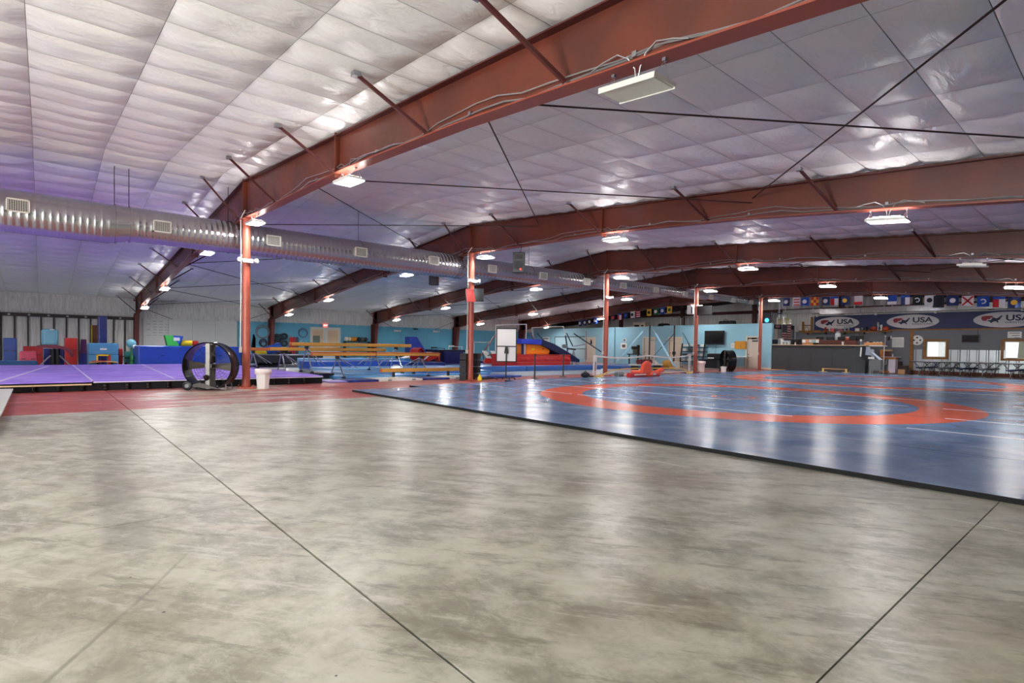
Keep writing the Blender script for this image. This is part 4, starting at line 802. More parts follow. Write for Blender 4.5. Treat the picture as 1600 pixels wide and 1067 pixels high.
# the long royal blue crash mat and what lies on it
x0, x1, z0, z1 = rY(216, 541, 377, 570, 29.0); mat_box('crash_mat', 'long royal blue crash mat standing behind the purple floor', x0, x1, 29.0, 31.2, 0, z1, ROYAL, bev=.05)
MB_Z = z1; Y = 30.2
a, b = PY(258, 541, Y), PY(275, 525, Y); t = thing('foam_wedge', 'green and blue foam wedge standing on the long crash mat', 'wedge mat', ((a.x+b.x)/2, Y, MB_Z)); MB().prism([(a.x+.1, Y, MB_Z), (a.x+.6, Y, MB_Z), (a.x+.3, Y, b.z+.03), (a.x, Y, b.z+.03)], (0, .5, 0)).build('green_part', GREENV, t); MB().prism([(a.x+.61, Y, MB_Z), (b.x+.1, Y, MB_Z), (a.x+.75, Y, b.z), (a.x+.31, Y, b.z+.03)], (0, .5, 0)).build('blue_part', ROYAL, t); MB().bx(a.x+.35, a.x+.6, Y-.01, Y, MB_Z+.25, MB_Z+.4).build('label_patch', WHITE, t)
a, b = PY(275, 541, Y), PY(311, 531, Y); r = (b.z-MB_Z)/2*.9; t = thing('foam_cylinder', 'yellow foam cylinder with red ends lying on the long crash mat', 'foam roll', ((a.x+b.x)/2, Y, MB_Z)); L_ = b.x-a.x
MB().cyl((a.x+L_*.2, Y+.2, MB_Z+r), (b.x-L_*.28, Y+.2, MB_Z+r), r, n=20).build('yellow_middle', YEL, t, smooth='auto')
for (u, v) in ((0, .2), (.72, 1)): MB().lathe([(r*.55, 0), (r*.97, L_*.07), (r*.97, (v-u)*L_-L_*.05), (r*.6, (v-u)*L_)], (a.x+L_*u, Y+.2, MB_Z+r), (1, 0, 0), 20).build('red_end', REDV, t, smooth='auto')
x0, x1, z0, z1 = rY(362, 544, 392, 569, 30.5); t = thing('open_crate_mat', 'royal blue mat box with white top behind the nearest column', 'mat', ((x0+x1)/2, 31.7, 0)); MB().bx(x0+.35, x1, 31.5, 33.0, 0, z1).build('box', ROYAL, t, bevel=.03); MB().bx(x0+.35, x1+.02, 31.6, 32.9, z1, z1+.06).build('white_top', WHITE, t, bevel=.02)
# ---------------------------------------------------------------- gear hanging on the blue wall, left wall
YW = YL-.17
def hoop(px, py, rpx, label, mat, n_=1, th=.02):
    c0 = PY(px, py, YW); r = rpx*c0.dot(_fw)/F; t = thing('hoop', label, 'hoop', (c0.x, YW, c0.z))
    for k in range(n_):
        MB().tube([(c0.x+(r-k*.05)*math.cos(2*PI*i/32), YW-.02*k, c0.z-.03*k+(r-k*.05)*math.sin(2*PI*i/32)) for i in range(32)], th, 6, closed=True).build('ring', mat, t, smooth=True)
    MB().cyl((c0.x, YW+.03, c0.z+r), (c0.x, YW-.1, c0.z+r), .015, n=6).build('peg', DKM, t)
hoop(410.5, 518, 10.3, 'big silver hoops hanging on the blue wall behind the beams', M('hoop_silver', (150, 150, 158), .4, .4), 3)
hoop(411.5, 535.5, 6, 'small black and white rings hung under the big silver hoops', M('hoop_dark', (70, 66, 84), .4), 3, .03)
hoop(473.5, 520, 7.2, 'purple-grey hoops hanging right of the red clubs', M('hoop_purple', (112, 92, 136), .4), 2)
hoop(474, 536, 5.2, 'thin white half hidden hoop above the highest beam', WHITE, 1, .012)
hoop(412, 553, 6.4, 'lime green rings hanging below the beams on the blue wall', M('lime_vinyl', (150, 220, 130), .4), 2, .07)
for k, (px, mt, lab) in enumerate(((454.5, REDV, 'left red'), (459.5, M('crimson_vinyl', (170, 36, 60), .4), 'right red'), (464.5, M('slate', (72, 76, 92), .4), 'grey'))):
    a, b = PY(px, 526, YW-.1), PY(px, 562, YW-.1); t = thing('paddle_board', '%s club shaped board hanging upright on the blue wall' % lab, 'club', (a.x, YW-.1, b.z)); h = a.z-b.z
    MB().prism([(a.x-.08, YW-.1, b.z), (a.x+.08, YW-.1, b.z), (a.x+.11, YW-.1, b.z+h*.6), (a.x+.1, YW-.1, b.z+h*.95), (a.x, YW-.1, a.z), (a.x-.1, YW-.1, b.z+h*.95), (a.x-.11, YW-.1, b.z+h*.6)], (0, .06, 0)).build('board', mt, t, bevel=.01); MB().cyl((a.x, YW-.12, a.z-.15), (a.x, YW+.04, a.z-.15), .02, n=6).build('peg', DKM, t)
t0 = None
for k, (px, py) in enumerate(((432.5, 527), (444, 525.5), (432.5, 537), (444, 536.5), (433, 548), (443, 548))):
    c0 = PY(px, py, YW-.1); lab = '%s %s black ring weight on the dark rack of the blue wall' % (['upper', 'middle', 'lower'][k//2], ['left', 'right'][k % 2])
    if t0 is None:
        t0 = thing('ring_weight', lab, 'ring weight', (c0.x, YW-.1, c0.z)); MB().tube([(c0.x+.2*math.cos(2*PI*i/14), YW-.1, c0.z+.17*math.sin(2*PI*i/14)) for i in range(14)], .07, 6, closed=True).build('ring', M('slate_black', (38, 44, 56), .4), t0, smooth=True)
    else: dup(t0, (c0.x, YW-.1, c0.z), 0, lab)
a, b = PY(438, 522, YW-.06), PY(438, 562, YW-.06); t = thing('wall_rack', 'dark upright wall rack holding the black ring weights', 'rack', (a.x, YW-.05, b.z)); MB().bx(a.x-.06, a.x+.06, YW-.08, YW+.02, b.z, a.z).build('upright', DKM, t)
for f in (.9, .62, .32): MB().bx(a.x-.5, a.x+.5, YW-.08, YW-.05, b.z+(a.z-b.z)*f-.02, b.z+(a.z-b.z)*f+.02).build('arm', DKM, t)
a, b = PY(396, 522, YW-.05), PY(396, 543, YW-.05); t = thing('hanging_straps', 'dark straps hanging on the blue wall right of the nearest column', 'straps', (a.x, YW, b.z))
for k in range(3): MB().prism([(a.x-.12+.06*k, YW, b.z-.1*k), (a.x+.02+.06*k, YW, b.z-.1*k), (a.x+.06+.04*k, YW, a.z-.3), (a.x+.02*k, YW, a.z)], (0, -.05, 0)).build('strap', CLOTH_K, t)
# yellow and blue foam cone, tilting, and a ball behind the trampoline
c0 = PY(404, 566, 33.2); t = thing('foam_cone', 'tilted yellow and blue foam roll behind the black trampoline', 'foam roll', (c0.x, 33.2, 0)); MB().cyl((c0.x-.2, 33.2, .55), (c0.x+.35, 33.2, .75), .28, n=16).build('yellow_end', YEL, t); MB().cyl((c0.x+.35, 33.2, .75), (c0.x+1.2, 33.2, 1.06), .28, n=16).build('blue_end', ROYAL, t); MB().bx(c0.x-.1, c0.x+1.1, 33.0, 33.4, 0, .42).build('foam_stand', BLACK, t)
c0 = PY(425, 557, 34.2); t = thing('foam_ball_pile', 'yellow and green balls with dark straps under the ring rack', 'balls', (c0.x, 34.2, 0)); 
for k, (dx, z, mt) in enumerate(((-.3, .9, YEL), (.1, 1.0, GREENV), (.4, .85, YEL), (.8, .85, DKM))): MB().sph((c0.x+dx, 34.2, z), .17, 12).build('ball', mt, t, smooth=True)
MB().bx(c0.x-.6, c0.x+1.1, 34.0, 34.5, 0, .75).build('stand', BLACK, t)
# double door with white frames and the EXIT sign
x0, x1, z0, z1 = rY(486, 513, 530.5, 536, YW); xm = (x0+x1)/2; zs = 0
t = struct(MB().bx(x0-.08, x0, YW-.03, YW+.1, 0, z1+.08).bx(x1, x1+.08, YW-.03, YW+.1, 0, z1+.08).bx(x0, x1, YW-.03, YW+.1, z1, z1+.08).bx(xm-.06, xm+.06, YW-.03, YW+.1, 0, z1).build('door_5', WHITE))
for a, b, lab in ((x0, xm-.06, 'left'), (xm+.06, x1, 'right')):
    lf = MB().bx(a, b, YW, YW+.04, 0, .85).bx(a, a+.1, YW, YW+.04, .85, z1).bx(b-.1, b, YW, YW+.04, .85, z1).bx(a+.1, b-.1, YW, YW+.04, z1-.1, z1).build('door_leaf', WHITE, t)
    MB().bx(a+.1, b-.1, YW+.01, YW+.02, .85, z1-.1).build('pane', M('papered_pane', (232, 206, 170), .4, 0, .12, 2), lf)
    if lab == 'left': MB().bx(a+.14, b-.35, YW-.002, YW+.01, 1.2, z1-.55).build('notice', M('green_grey_notice', (110, 130, 118), .6), lf)
    for k in range(5): MB().bx(a+.16, b-.18, YW-.002, YW+.01, z1-.25-k*.1, z1-.235-k*.1).build('writing', M('faded_ink', (186, 120, 96), .6), lf)
c0 = PY(508.5, 508.5, YW-.06); t = thing('exit_sign', 'red and white EXIT sign above the white double doors', 'exit sign', (c0.x, YW, c0.z)); MB().bx(c0.x-.17, c0.x+.17, YW-.08, YW+.02, c0.z-.14, c0.z+.14).build('case', M('exit_face', (240, 120, 110), .4, 0, 0, emit=.5), t); text('writing', 'EXIT', .15, (c0.x, YW-.086, c0.z), M('exit_white', (255, 245, 240), .4, 0, 0, emit=.8), t, bold=.006, rot=WALLY)
# ball shelf
x0, x1, z0, z1 = rY(538, 533, 577, 537.5, YW-.3); t = thing('ball_shelf', 'black two tier shelf with rows of balls by the second wall column', 'shelf', ((x0+x1)/2, YW-.3, 0)); zt = PY(557, 533.5, YW-.3).z
for z in (zt-.04, zt-.75): MB().bx(x0, x1, YW-.5, YW-.1, z, z+.04).build('shelf_board', BLACK, t)
for X in (x0, x1-.06): MB().bx(X, X+.06, YW-.5, YW-.1, 0, zt).build('upright', BLACK, t)
for k, (px, mt, lab) in enumerate(((541, WHITE, 'white'), (545.5, M('ball_cream', (226, 214, 190), .4), 'cream'), (549.5, M('ball_gold', (224, 160, 40), .4), 'golden'), (554, ORANGE, 'orange'), (561, BLACK, 'first black'), (566, M('ball_grey', (86, 92, 96), .4), 'dark grey'), (571, M('ball_black2', (30, 32, 36), .4), 'last black'))):
    X = PY(px, 530, YW-.3).x; t = thing('medicine_ball', '%s ball on the top board of the ball shelf' % lab, 'ball', (X, YW-.3, zt)); MB().sph((X, YW-.3, zt+.17), .17, 16).build('ball', mt, t, smooth=True); MB().tube([(X+.171*math.cos(2*PI*i/16), YW-.3, zt+.17+.171*math.sin(2*PI*i/16)) for i in range(16)], .005, 4, closed=True).build('seam', BLACK if mt != BLACK else GREYP, t)
for k, (px, mt, lab) in enumerate(((505, WHITE, 'left'), (521, WHITE, 'middle'), (535, WHITE, 'right'), (559, REDV, 'red'), (585, YEL, 'yellow topped'))):
    x0, x1, z0, z1 = rY(px-6, 559, px+6, 566, 35.5); mat_box('storage_tub', '%s storage tub on the floor below the doors and ball shelf' % lab, x0, x1, 35.5, 36.2, 0, z1, mt, bev=.03, cat='tub')
# tall navy wedge mat and the emergency lights on the blue wall
Y = 36.5; t = thing('wedge_mat', 'tall navy wedge mat standing against the blue wall behind the beams', 'wedge mat', (PY(649, 540, Y).x, Y, 0)); pts = [(640.5, 526), (651.5, 526), (659, 551), (660, 551)]; a, b, c_ = PY(640.5, 526, Y), PY(652, 526, Y), PY(659, 552, Y)
MB().prism([(a.x, Y, 0), (c_.x+1.0, Y, 0), (b.x, Y, a.z), (a.x, Y, a.z)], (0, .7, 0)).build('wedge', M('true_navy_vinyl', (26, 52, 150), .35, 0, .1), t, bevel=.03); MB().prism([(a.x-.02, Y-.01, 0), (a.x+.05, Y-.01, 0), (a.x+.05, Y-.01, a.z), (a.x-.02, Y-.01, a.z)], (0, .72, 0)).build('edge_piping', NAVY, t)
for k, (px, py) in enumerate(((620, 517), (681, 518))):
    c0 = PY(px, py, YW-.05); t = thing('emergency_light', '%s twin-head emergency light on the blue left wall' % ['nearer', 'farther'][k], 'emergency light', (c0.x, YW, c0.z)); MB().box((c0.x, YW-.03, c0.z), (.3, .1, .12)).build('battery_case', WHITE, t)
    for s_ in (-1, 1): MB().sph((c0.x+s_*.25, YW-.1, c0.z), .09, 10).build('lamp_head', WHITE, t, smooth=True)
c0 = PY(652, 514, YW-.3); t = thing('wall_box', 'small dark box under the insulation on the blue left wall', 'box', (c0.x, YW, c0.z)); MB().box((c0.x, YW-.06, c0.z), (.34, .16, .1)).build('case', DKM, t); MB().box((c0.x, YW-.15, c0.z), (.2, .02, .05)).build('face_plate', BLACK, t)
# ---------------------------------------------------------------- behind the second and third columns
PALEM = M('pale_grey_carpet', (168, 178, 190), .7, 0, .08, 1)
mat_box('landing_mat', 'very wide pale grey flat mat on the floor right of the second column', 12.9, 19.4, 17.35, 20.2, 0, .03, PALEM, fold=3, bev=.008)
mat_box('landing_mat', 'long blue landing mat in front of the red landing mat', 16.0, 25.0, 20.9, 21.9, 0, .27, M('steel_blue_vinyl', (66, 112, 186), .3, 0, .12, 2, .2, 4), fold=3, bev=.05)
mat_box('landing_mat', 'low blue landing mat peeking out right of the crates', 11.9, 13.6, 18.9, 19.9, 0, .2, M('steel_blue_vinyl', (66, 112, 186), .3), bev=.04)
mat_box('landing_mat', 'white-blue flat mat behind the long blue landing mat', 16.6, 26.5, 23.9, 26.5, 0, .14, M('pale_blue_vinyl', (120, 172, 214), .3), fold=4)
mat_box('landing_mat', 'navy flat mat behind the crates, far end near the blue wall', 18.5, 27.0, 26.6, 27.9, 0, .16, NAVY, fold=4)
mat_box('landing_mat', 'deep blue mat lying between the net and the far bar', 26.4, 31.6, 20.6, 23.4, 0, .2, M('steel_blue_vinyl', (66, 112, 186), .3), fold=3)
mat_box('landing_mat', 'dark grey flat mat under the far horizontal bar', 28.2, 34.6, 17.9, 20.4, 0, .05, M('grey_brown_mat', (128, 118, 112), .6), fold=3, bev=.01)
# red landing mat with folds, orange block and navy slide on it
RB = 21.97; x0, x1, z0, z1 = rY(808, 554, 891, 571, RB); z0 = .14
t = thing('red_landing_mat', 'big puffy red landing mat under the orange block', 'crash mat', ((x0+x1)/2, RB, 0)); nn = 26; mm = 8; vs = []; fs = []
MB().bx(x0+.05, x1-.05, RB+.06, RB+2.3, 0, z1-.05).build('foam_core', REDV, t, bevel=.08)
for i in range(nn+1):
    for j in range(mm+1):
        u, v = i/nn, j/mm; off = .05*math.sin(PI*v)+.025*math.sin(i*2.2+j*1.7)+.02*math.sin(i*5.1-j*2.3)-(.06 if j == mm//2 else 0); vs.append((x0+(x1-x0)*u, RB-off, .02+(z1-.04)*v))
for i in range(nn): 
    for j in range(mm): fs.append((i*(mm+1)+j, (i+1)*(mm+1)+j, (i+1)*(mm+1)+j+1, i*(mm+1)+j+1))
MB().add(vs, fs).build('front_cover', M('red_creased', (206, 42, 36), .28, 0, .15, 3, .7, 5), t, smooth=True); MB().bx(x0-.01, x1+.01, RB-.035, RB-.01, z1*.5-.012, z1*.5+.012).build('welt', M('pink_welt', (226, 110, 100), .5), t); MB().bx(x0, x1, RB-.05, RB+2.35, z1-.07, z1).build('top_cover', REDV, t, bevel=.03)
Y = RB+.5; a, b = PY(823, 556, Y), PY(859, 537, Y); t = thing('foam_block', 'orange foam block with rounded right end on the red landing mat', 'foam block', ((a.x+b.x)/2, Y, z1)); zt = PY(840, 537.5, Y).z-.02
pts = [(a.x, Y, z1), (b.x-.05, Y, z1), (b.x+.05, Y, z1+.2), (b.x-.15, Y, zt-.15), (b.x-.6, Y, zt), (a.x, Y, zt)]; MB().prism(pts, (0, 1.0, 0)).build('block', ORANGE, t, bevel=.05); MB().bx(a.x+.35, a.x+.6, Y-.015, Y, zt-.32, zt-.22).build('label_patch', YEL, t)
for dx in (.1, .35): MB().bx(b.x-.7+dx, b.x-.55+dx, Y-.015, Y, z1+.25+dx*.3, z1+.33+dx*.3).build('dark_mark', M('rust_mark', (190, 70, 20), .5), t)
Y = RB+.35; P_ = [(815.5, 529.5), (848, 530.5), (866, 537), (890, 551), (906, 562), (905.5, 566), (892, 563), (866, 549), (846, 538.5), (816, 537)]
t = thing('folded_slide_mat', 'navy folding mat bent over the orange block like a slide', 'mat', (PY(850, 545, Y).x, Y, z1)); W3 = [PY(x, y, Y) for x, y in P_]
for k, (i0, i1, j0, j1) in enumerate(((0, 1, 8, 9), (1, 2, 7, 8), (2, 3, 6, 7), (3, 4, 5, 6))):
    MB().prism([W3[i0], W3[i1], W3[j0], W3[j1]], (0, 1.3, 0)).build('mat_panel', M('slide_blue', (48, 66, 190), .35, 0, .1) if k == 0 else M('slide_navy', (28, 36, 84), .35, 0, .1), t, bevel=.02)
for k in range(3): q = PY(821+k*3, 546, Y); MB().bx(q.x-.05, q.x+.05, Y+.2, Y+.3, z1, z1+.62).build('support_post', [M('slide_navy', (28, 36, 84), .35), WHITE, PINK][k], t)
# uneven bars behind it
def pole(a, b, r, nm, mt, t, n=8): MB().cyl(a, b, r, n=n).build(nm, mt, t)
Y = 22.9; t = thing('uneven_bars', 'gymnastics uneven bars with white upper posts behind the red landing mat', 'bars', (PY(860, 560, Y).x, Y, 0)); DB = M('bar_post_blue', (52, 66, 100), .35, .3)
A, B_ = PY(831, 512, Y+2.2), PY(880, 510, Y); pole(A, B_, .03, 'high_bar', M('bar_cream', (226, 220, 208), .5), t)
for (x0_, y0_, x1_, y1_, Yq, nm, mt) in ((831, 512, 835.5, 540, Y+2.2, 'upper_post', WHITE), (835.5, 540, 842, 572, Y+2.2, 'lower_post', DB), (880, 510, 883.5, 524, Y, 'upper_post', WHITE), (883.5, 524, 887, 549, Y, 'middle_post', DB), (887, 549, 890.5, 577, Y, 'lower_post', WHITE)): pole(PY(x0_, y0_, Yq), PY(x1_, y1_, Yq), .035 if mt is WHITE else .045, nm, mt, t)
C_ = PY(896, 546, Y); pole(PY(887, 544.5, Y), PY(899, 546, Y), .05, 'width_adjuster', DKM, t); pole(C_, PY(893, 577, Y+.2), .04, 'low_post', SILV, t); pole(C_, PY(902, 577, Y-.1), .035, 'low_post', SILV, t); pole(PY(895, 541, Y), PY(914, 538, Y+1.8), .025, 'low_bar', M('bar_lavender', (168, 166, 200), .5), t); pole(PY(899, 545, Y), PY(916, 545, Y+1.8), .018, 'tie_bar', DKM, t)
pole(PY(916, 517, Y+1.8), PY(916, 562, Y+1.8), .04, 'far_post', SILV, t)
for (p_, q_, Yp, Yq) in (((885.5, 521), (895, 541), Y, Y+.3), ((896.5, 521), (943, 552), Y, Y-1.2), ((839.5, 521), (849, 531), Y+2, Y+1.0)): pole(PY(*p_, Yp), PY(*q_, Yq), .035, 'padded_stay', M('stay_navy', (36, 44, 70), .5), t)
MB().cyl(PY(884.5, 541, Y)-Vector((.25, 0, 0)), PY(884.5, 541, Y)+Vector((0, 0, 0)), .12, n=12).build('tension_drum', GREYP, t)
q0 = PY(892, 577, Y); MB().bx(q0.x-.5, q0.x+1.1, Y-.1, Y, 0, .06).build('floor_base', DB, t); MB().tube([(q0.x-.3, Y+.05, .1), (q0.x+.4, Y+.1, .5), (q0.x+1.0, Y+.05, .1)], .02).build('hoop_foot', SILV, t)
Y = 24.5; t = thing('ring_stand', 'thin white bar frame left of the uneven bars', 'bar frame', (PY(822, 550, Y).x, Y, 0)); pole(PY(775, 508, Y+3), PY(822.5, 506.5, Y), .025, 'cross_bar', WHITE, t); pole(PY(822.5, 506.5, Y), (PY(821, 540, Y).x, Y, 0), .035, 'post', WHITE, t); a = PY(775, 508, Y+3); pole(a, (a.x, Y+3, 0), .035, 'post', WHITE, t); pole(PY(828, 520, Y), PY(838, 535, Y-.6), .03, 'red_stay', M('stay_red', (150, 70, 80), .5), t)
# reclined white boards with black frames, sitting in front of the blue wall
for k, (xa, lab) in enumerate(((753.5, 'left white reclined rebounder board behind the rolling whiteboard'), (766, 'right white reclined rebounder board behind the rolling whiteboard'))):
    Y = 29.5; a, b = PY(xa, 548, Y), PY(xa+11, 561, Y-.3); t = thing('reclined_board', lab, 'board', (a.x+.2, Y, 0)); MB().prism([(a.x, Y, a.z), (a.x+.38, Y, a.z), (b.x, Y-.6, b.z+.05), (b.x-.42, Y-.6, b.z+.05)], (0, .08, 0)).build('white_face', WHITE, t, bevel=.02)
    MB().tube([(b.x-.4, Y-.65, b.z+.25), (b.x-.1, Y-.7, b.z+.32), (b.x+.15, Y-.7, .2), (b.x+.15, Y-.7, 0)], .04).build('black_arm', BLACK, t); MB().bx(a.x, b.x, Y-.9, Y-.1, .16, .35).build('seat_base', M('red_white_pad', (206, 120, 120), .4), t)
    for X in (a.x+.05, b.x-.1): MB().cyl((X, Y-.2, 0), (X, Y, a.z-.05), .03, n=8).build('leg', BLACK, t)
mbY('red_floor_pad', 'red and white low pad behind the rolling whiteboard', 769, 560, 789, 565, 28.0, .8, REDV, z0=0)
Y = 30.5; t = thing('slanted_pole', 'dark red slanted padded pole left of the rolling whiteboard', 'pole', (PY(757, 540, Y).x, Y, 0)); pole(PY(749, 559, Y), PY(774, 523, Y+1.5), .05, 'padded_pole', M('dark_red_pad', (110, 34, 44), .5), t); pole(PY(763, 533, Y+1), PY(763, 558, Y+1), .03, 'prop', WHITE, t); pole(PY(741, 534.5, Y+1), PY(762, 535, Y+1), .02, 'white_rail', WHITE, t); MB().bx(PY(746, 561, Y).x, PY(770, 561, Y).x, Y-.2, Y+1.6, 0, .25).build('base_box', NAVY, t); q_ = PY(741, 534.5, Y+1); MB().cyl(q_, (q_.x, Y+1, .2), .02).build('prop', WHITE, t)
# navy blocks, horse frames on top, red gear at the end of the beams
mbY('foam_block', 'dark navy block with a white tag behind the end of the rust beam', 683, 549, 695, 563, 28.2, 1.2, M('midnight_vinyl', (26, 34, 66), .35), z0=0)
mbY('foam_block', 'wide navy creased block left of the black crates', 695.5, 550, 724, 567, 28.0, 1.4, M('navy_creased', (32, 44, 110), .3, 0, .15, 3, .6, 4), z0=0)
Y = 28.6; x0, x1, z0, z1 = rY(678, 547, 732, 550, Y); t = thing('navy_cap_mat', 'long thin dark mat lying across the tops of the navy blocks', 'mat', ((x0+x1)/2, Y, z0)); MB().bx(x0, x1, Y-.4, Y+1, z0, z1+.02).build('mat_body', M('midnight_vinyl', (26, 34, 66), .35), t, bevel=.03); MB().bx(x0, x0+.05, Y-.41, Y+1.01, z0, z1+.03).build('end_cap', NAVY, t)
for k, (xa, xb, ya, mt, lab) in enumerate(((674, 694.5, 543.5, DKM, 'dark'), (701, 722, 541, WHITE, 'white'))):
    Y = 31.5; a, b = PY(xa, ya, Y), PY(xb, ya, Y); t = thing('parallette_frame', '%s thin metal bar frame rising behind the navy blocks' % lab, 'bar frame', ((a.x+b.x)/2, Y, 0)); MB().tube([(a.x, Y, 0), (a.x, Y, a.z-.08), (a.x+.1, Y, a.z), (b.x, Y, b.z-.03), (b.x, Y, 0)], .025).build('frame_tube', mt, t); MB().bx(a.x, a.x+.45, Y-.06, Y+.06, a.z-.03, a.z+.06).build('grip_pad', mt, t, bevel=.02)
Y = 25.9; a = PY(655, 566, Y); r_ = .3; t = thing('octagon_tunnel', 'red octagonal foam tunnel with a blue inside under the rust beam', 'foam tunnel', (a.x, Y, 0)); r_ = .36; zc = .42+.34
MB().lathe([(r_, 0), (r_+.02, .02), (r_+.02, .5), (r_, .52), (r_*.6, .52), (r_*.6, 0)], (a.x, Y-.2, zc), (-.5, 1, 0), 8, cap=False).build('red_shell', REDV, t); MB().lathe([(r_*.6, .02), (r_*.59, .5)], (a.x, Y-.2, zc), (-.5, 1, 0), 8, cap=False).build('blue_lining', ROYAL, t)
x0, x1, z0, z1 = rY(664, 562, 689, 571, 25.9); t = thing('red_foam_boomerang', 'bent red foam piece right of the octagonal tunnel', 'foam piece', ((x0+x1)/2, 26, .34)); MB().prism([(x0, 26, .5), (x0+.5, 26, .9), (x0+1.1, 26, .85), (x1, 26, .5), (x1, 26, .36), (x0+.9, 26, .6), (x0+.3, 26, .36)], (0, .5, 0)).build('bent_piece', REDV, t, bevel=.04); MB().prism([(x0, 25.98, .5), (x0+.5, 25.98, .9), (x0+.5, 25.98, .84), (x0+.03, 25.98, .46)], (0, .54, 0)).build('piping', WHITE, t)
x0, x1, z0, z1 = rY(632, 560, 646, 566, 28.2); t = thing('white_wedge', 'small white wedge left of the red octagonal tunnel', 'wedge mat', ((x0+x1)/2, 28.2, .5)); MB().prism([(x0, 28.2, .5), (x1, 28.2, .5), (x1, 28.2, z1+.2)], (0, .6, 0)).build('wedge', WHITE, t); MB().bx(x0, x1, 28.2, 28.8, 0, .5).build('base', SKYV, t)
# ---------------------------------------------------------------- pickleball style net and what lies around it
YN_ = 15.65; pa, pb_ = PY(929.5, 572, YN_), PY(1077.5, 568, YN_); za = PY(929.5, 556, YN_).z; zb = PY(1077.5, 555, YN_).z
t = thing('portable_net', 'low portable net with white posts and a white top tape', 'net', ((pa.x+pb_.x)/2, YN_, 0)); 
for k, (X, z) in enumerate(((pa.x, za), (pb_.x, zb))):
    po_ = MB().bx(X-.1, X+.1, YN_-.03, YN_+.03, .06, z+.02).build('post_sleeve', WHITE, t, bevel=.02); q = MB()
    for j in range(7): q.bx(X-.035, X+.035, YN_-.036, YN_-.03, z*.3+j*.055, z*.3+j*.055+.035)
    q.build('lettering', NAVY, po_); MB().bx(X-.04, X+.04, YN_-.5, YN_+.5, 0, .05).bx(X-.35, X+.35, YN_-.04, YN_+.04, 0, .05).build('foot', BLACK, t)
    for s_ in (-1, 1): MB().sph((X, YN_+s_*.5, .05), .045, 8).build('caster', BLACK, t)
N_ = 24; top = []; 
for i in range(N_+1): u = i/N_; s_ = min(u, 1-u)*2; v = abs(u-.52)/.52; sag = .1*math.sin(PI*min(1, (u/.52 if u < .52 else (1-u)/.48))); top.append((pa.x+(pb_.x-pa.x)*u, YN_, za+(zb-za)*u-sag))
tp = MB()
for i in range(N_): a, b = Vector(top[i]), Vector(top[i+1]); tp.prism([a-Vector((0, .01, .035)), b-Vector((0, .01, .035)), b+Vector((0, -.01, .035)), a+Vector((0, -.01, .035))], (0, .02, 0))
tp.build('top_tape', WHITE, t); MB().cyl((pa.x, YN_, .09), (pb_.x, YN_, .09), .022, n=6).build('bottom_bar', WHITE, t)
ms = MB(); 
for i in range(0, 130): u = i/130; X = pa.x+(pb_.x-pa.x)*u; zt_ = np.interp(X, [q[0] for q in top], [q[2] for q in top]); ms.cyl((X, YN_, .1), (X, YN_, zt_), .0015, n=3, cap=False)
for j in range(12): ms.tube([(q[0], YN_, .1+(q[2]-.1)*(j+.5)/12) for q in top[::3]], .0015, 3)
o = ms.build('net_mesh', CLOTH_K, t); o['kind'] = 'stuff'; X = PY(1008.5, 570, YN_).x; MB().cyl((X, YN_, 0), (X, YN_, np.interp(X, [q[0] for q in top], [q[2] for q in top])), .02, n=8).build('centre_post', DKM, t)
t = thing('yellow_pipe_hurdle', 'low yellow pipe hurdle frame lying behind the red foam tubes', 'hurdle', (24, 15.4, 0)); YP = M('yellow_pipe', (228, 186, 84), .4)
hp = [PY(936, 588.5, 15.0), PY(959, 577.5, 15.25), PY(990, 575.5, 15.4), PY(1065, 575, 15.4), PY(1078, 581, 15.2)]; hp[0].z = .08; hp[-1].z = .08; MB().tube(hp, .024, 8).build('pipe', YP, t)
for q in (hp[0], hp[-1]): MB().box((q.x, q.y, .07), (.5, .3, .05), .4).build('foot_plate', YP, t)
q = (hp[2]+hp[3])/2; MB().cyl((q.x, q.y, .05), (q.x, q.y, hp[2].z), .02).build('leg', YP, t)
a = G(963, 585.5, .13); b = G(980, 582.5, .13); t = thing('foam_roller', 'dark grey foam roller lying on the mat edge', 'foam roller', (a.x, a.y, .05)); MB().cyl(a, a+(b-a).normalized()*1.0, .12, n=16).build('roller', GREYP, t, smooth='auto'); MB().cyl(a-(b-a).normalized()*.01, a, .09, n=16).build('end_face', BLACK, t)
a = G(982, 586.5, .13); t = thing('red_tackle_dummy', 'long red foam tackle dummy with a white stripe lying by the net', 'tackle dummy', (a.x, a.y, 0)); e1 = G(1028, 585, .13); MB().cyl(a, e1, .11, n=14).build('front_tube', REDV, t, smooth='auto'); MB().cyl(a+Vector((.25, -.1, .02)), e1+Vector((-.3, -.1, .02)), .03, n=8).build('white_stripe', WHITE, t)
e2 = G(986, 582.5, .2); e3 = G(1020, 583.5, .2); MB().cyl(e2, e3, .13, n=14).build('rear_tube', M('coral_vinyl', (236, 84, 56), .35), t, smooth='auto')
a = G(1018, 585, .13); b = PY(1035, 577.3, a.y); MB().cyl(a, b, .1, n=12).build('raised_arm', M('coral_vinyl', (236, 84, 56), .35), t, smooth='auto'); q = PY(1012, 578, e3.y); MB().prism([(q.x-.35, q.y, .2), (q.x+.25, q.y, .2), (q.x+.3, q.y, .66), (q.x+.05, q.y, .75), (q.x-.25, q.y, .6)], (0, .18, 0)).build('head_block', M('coral_vinyl', (236, 84, 56), .35), t, bevel=.04)
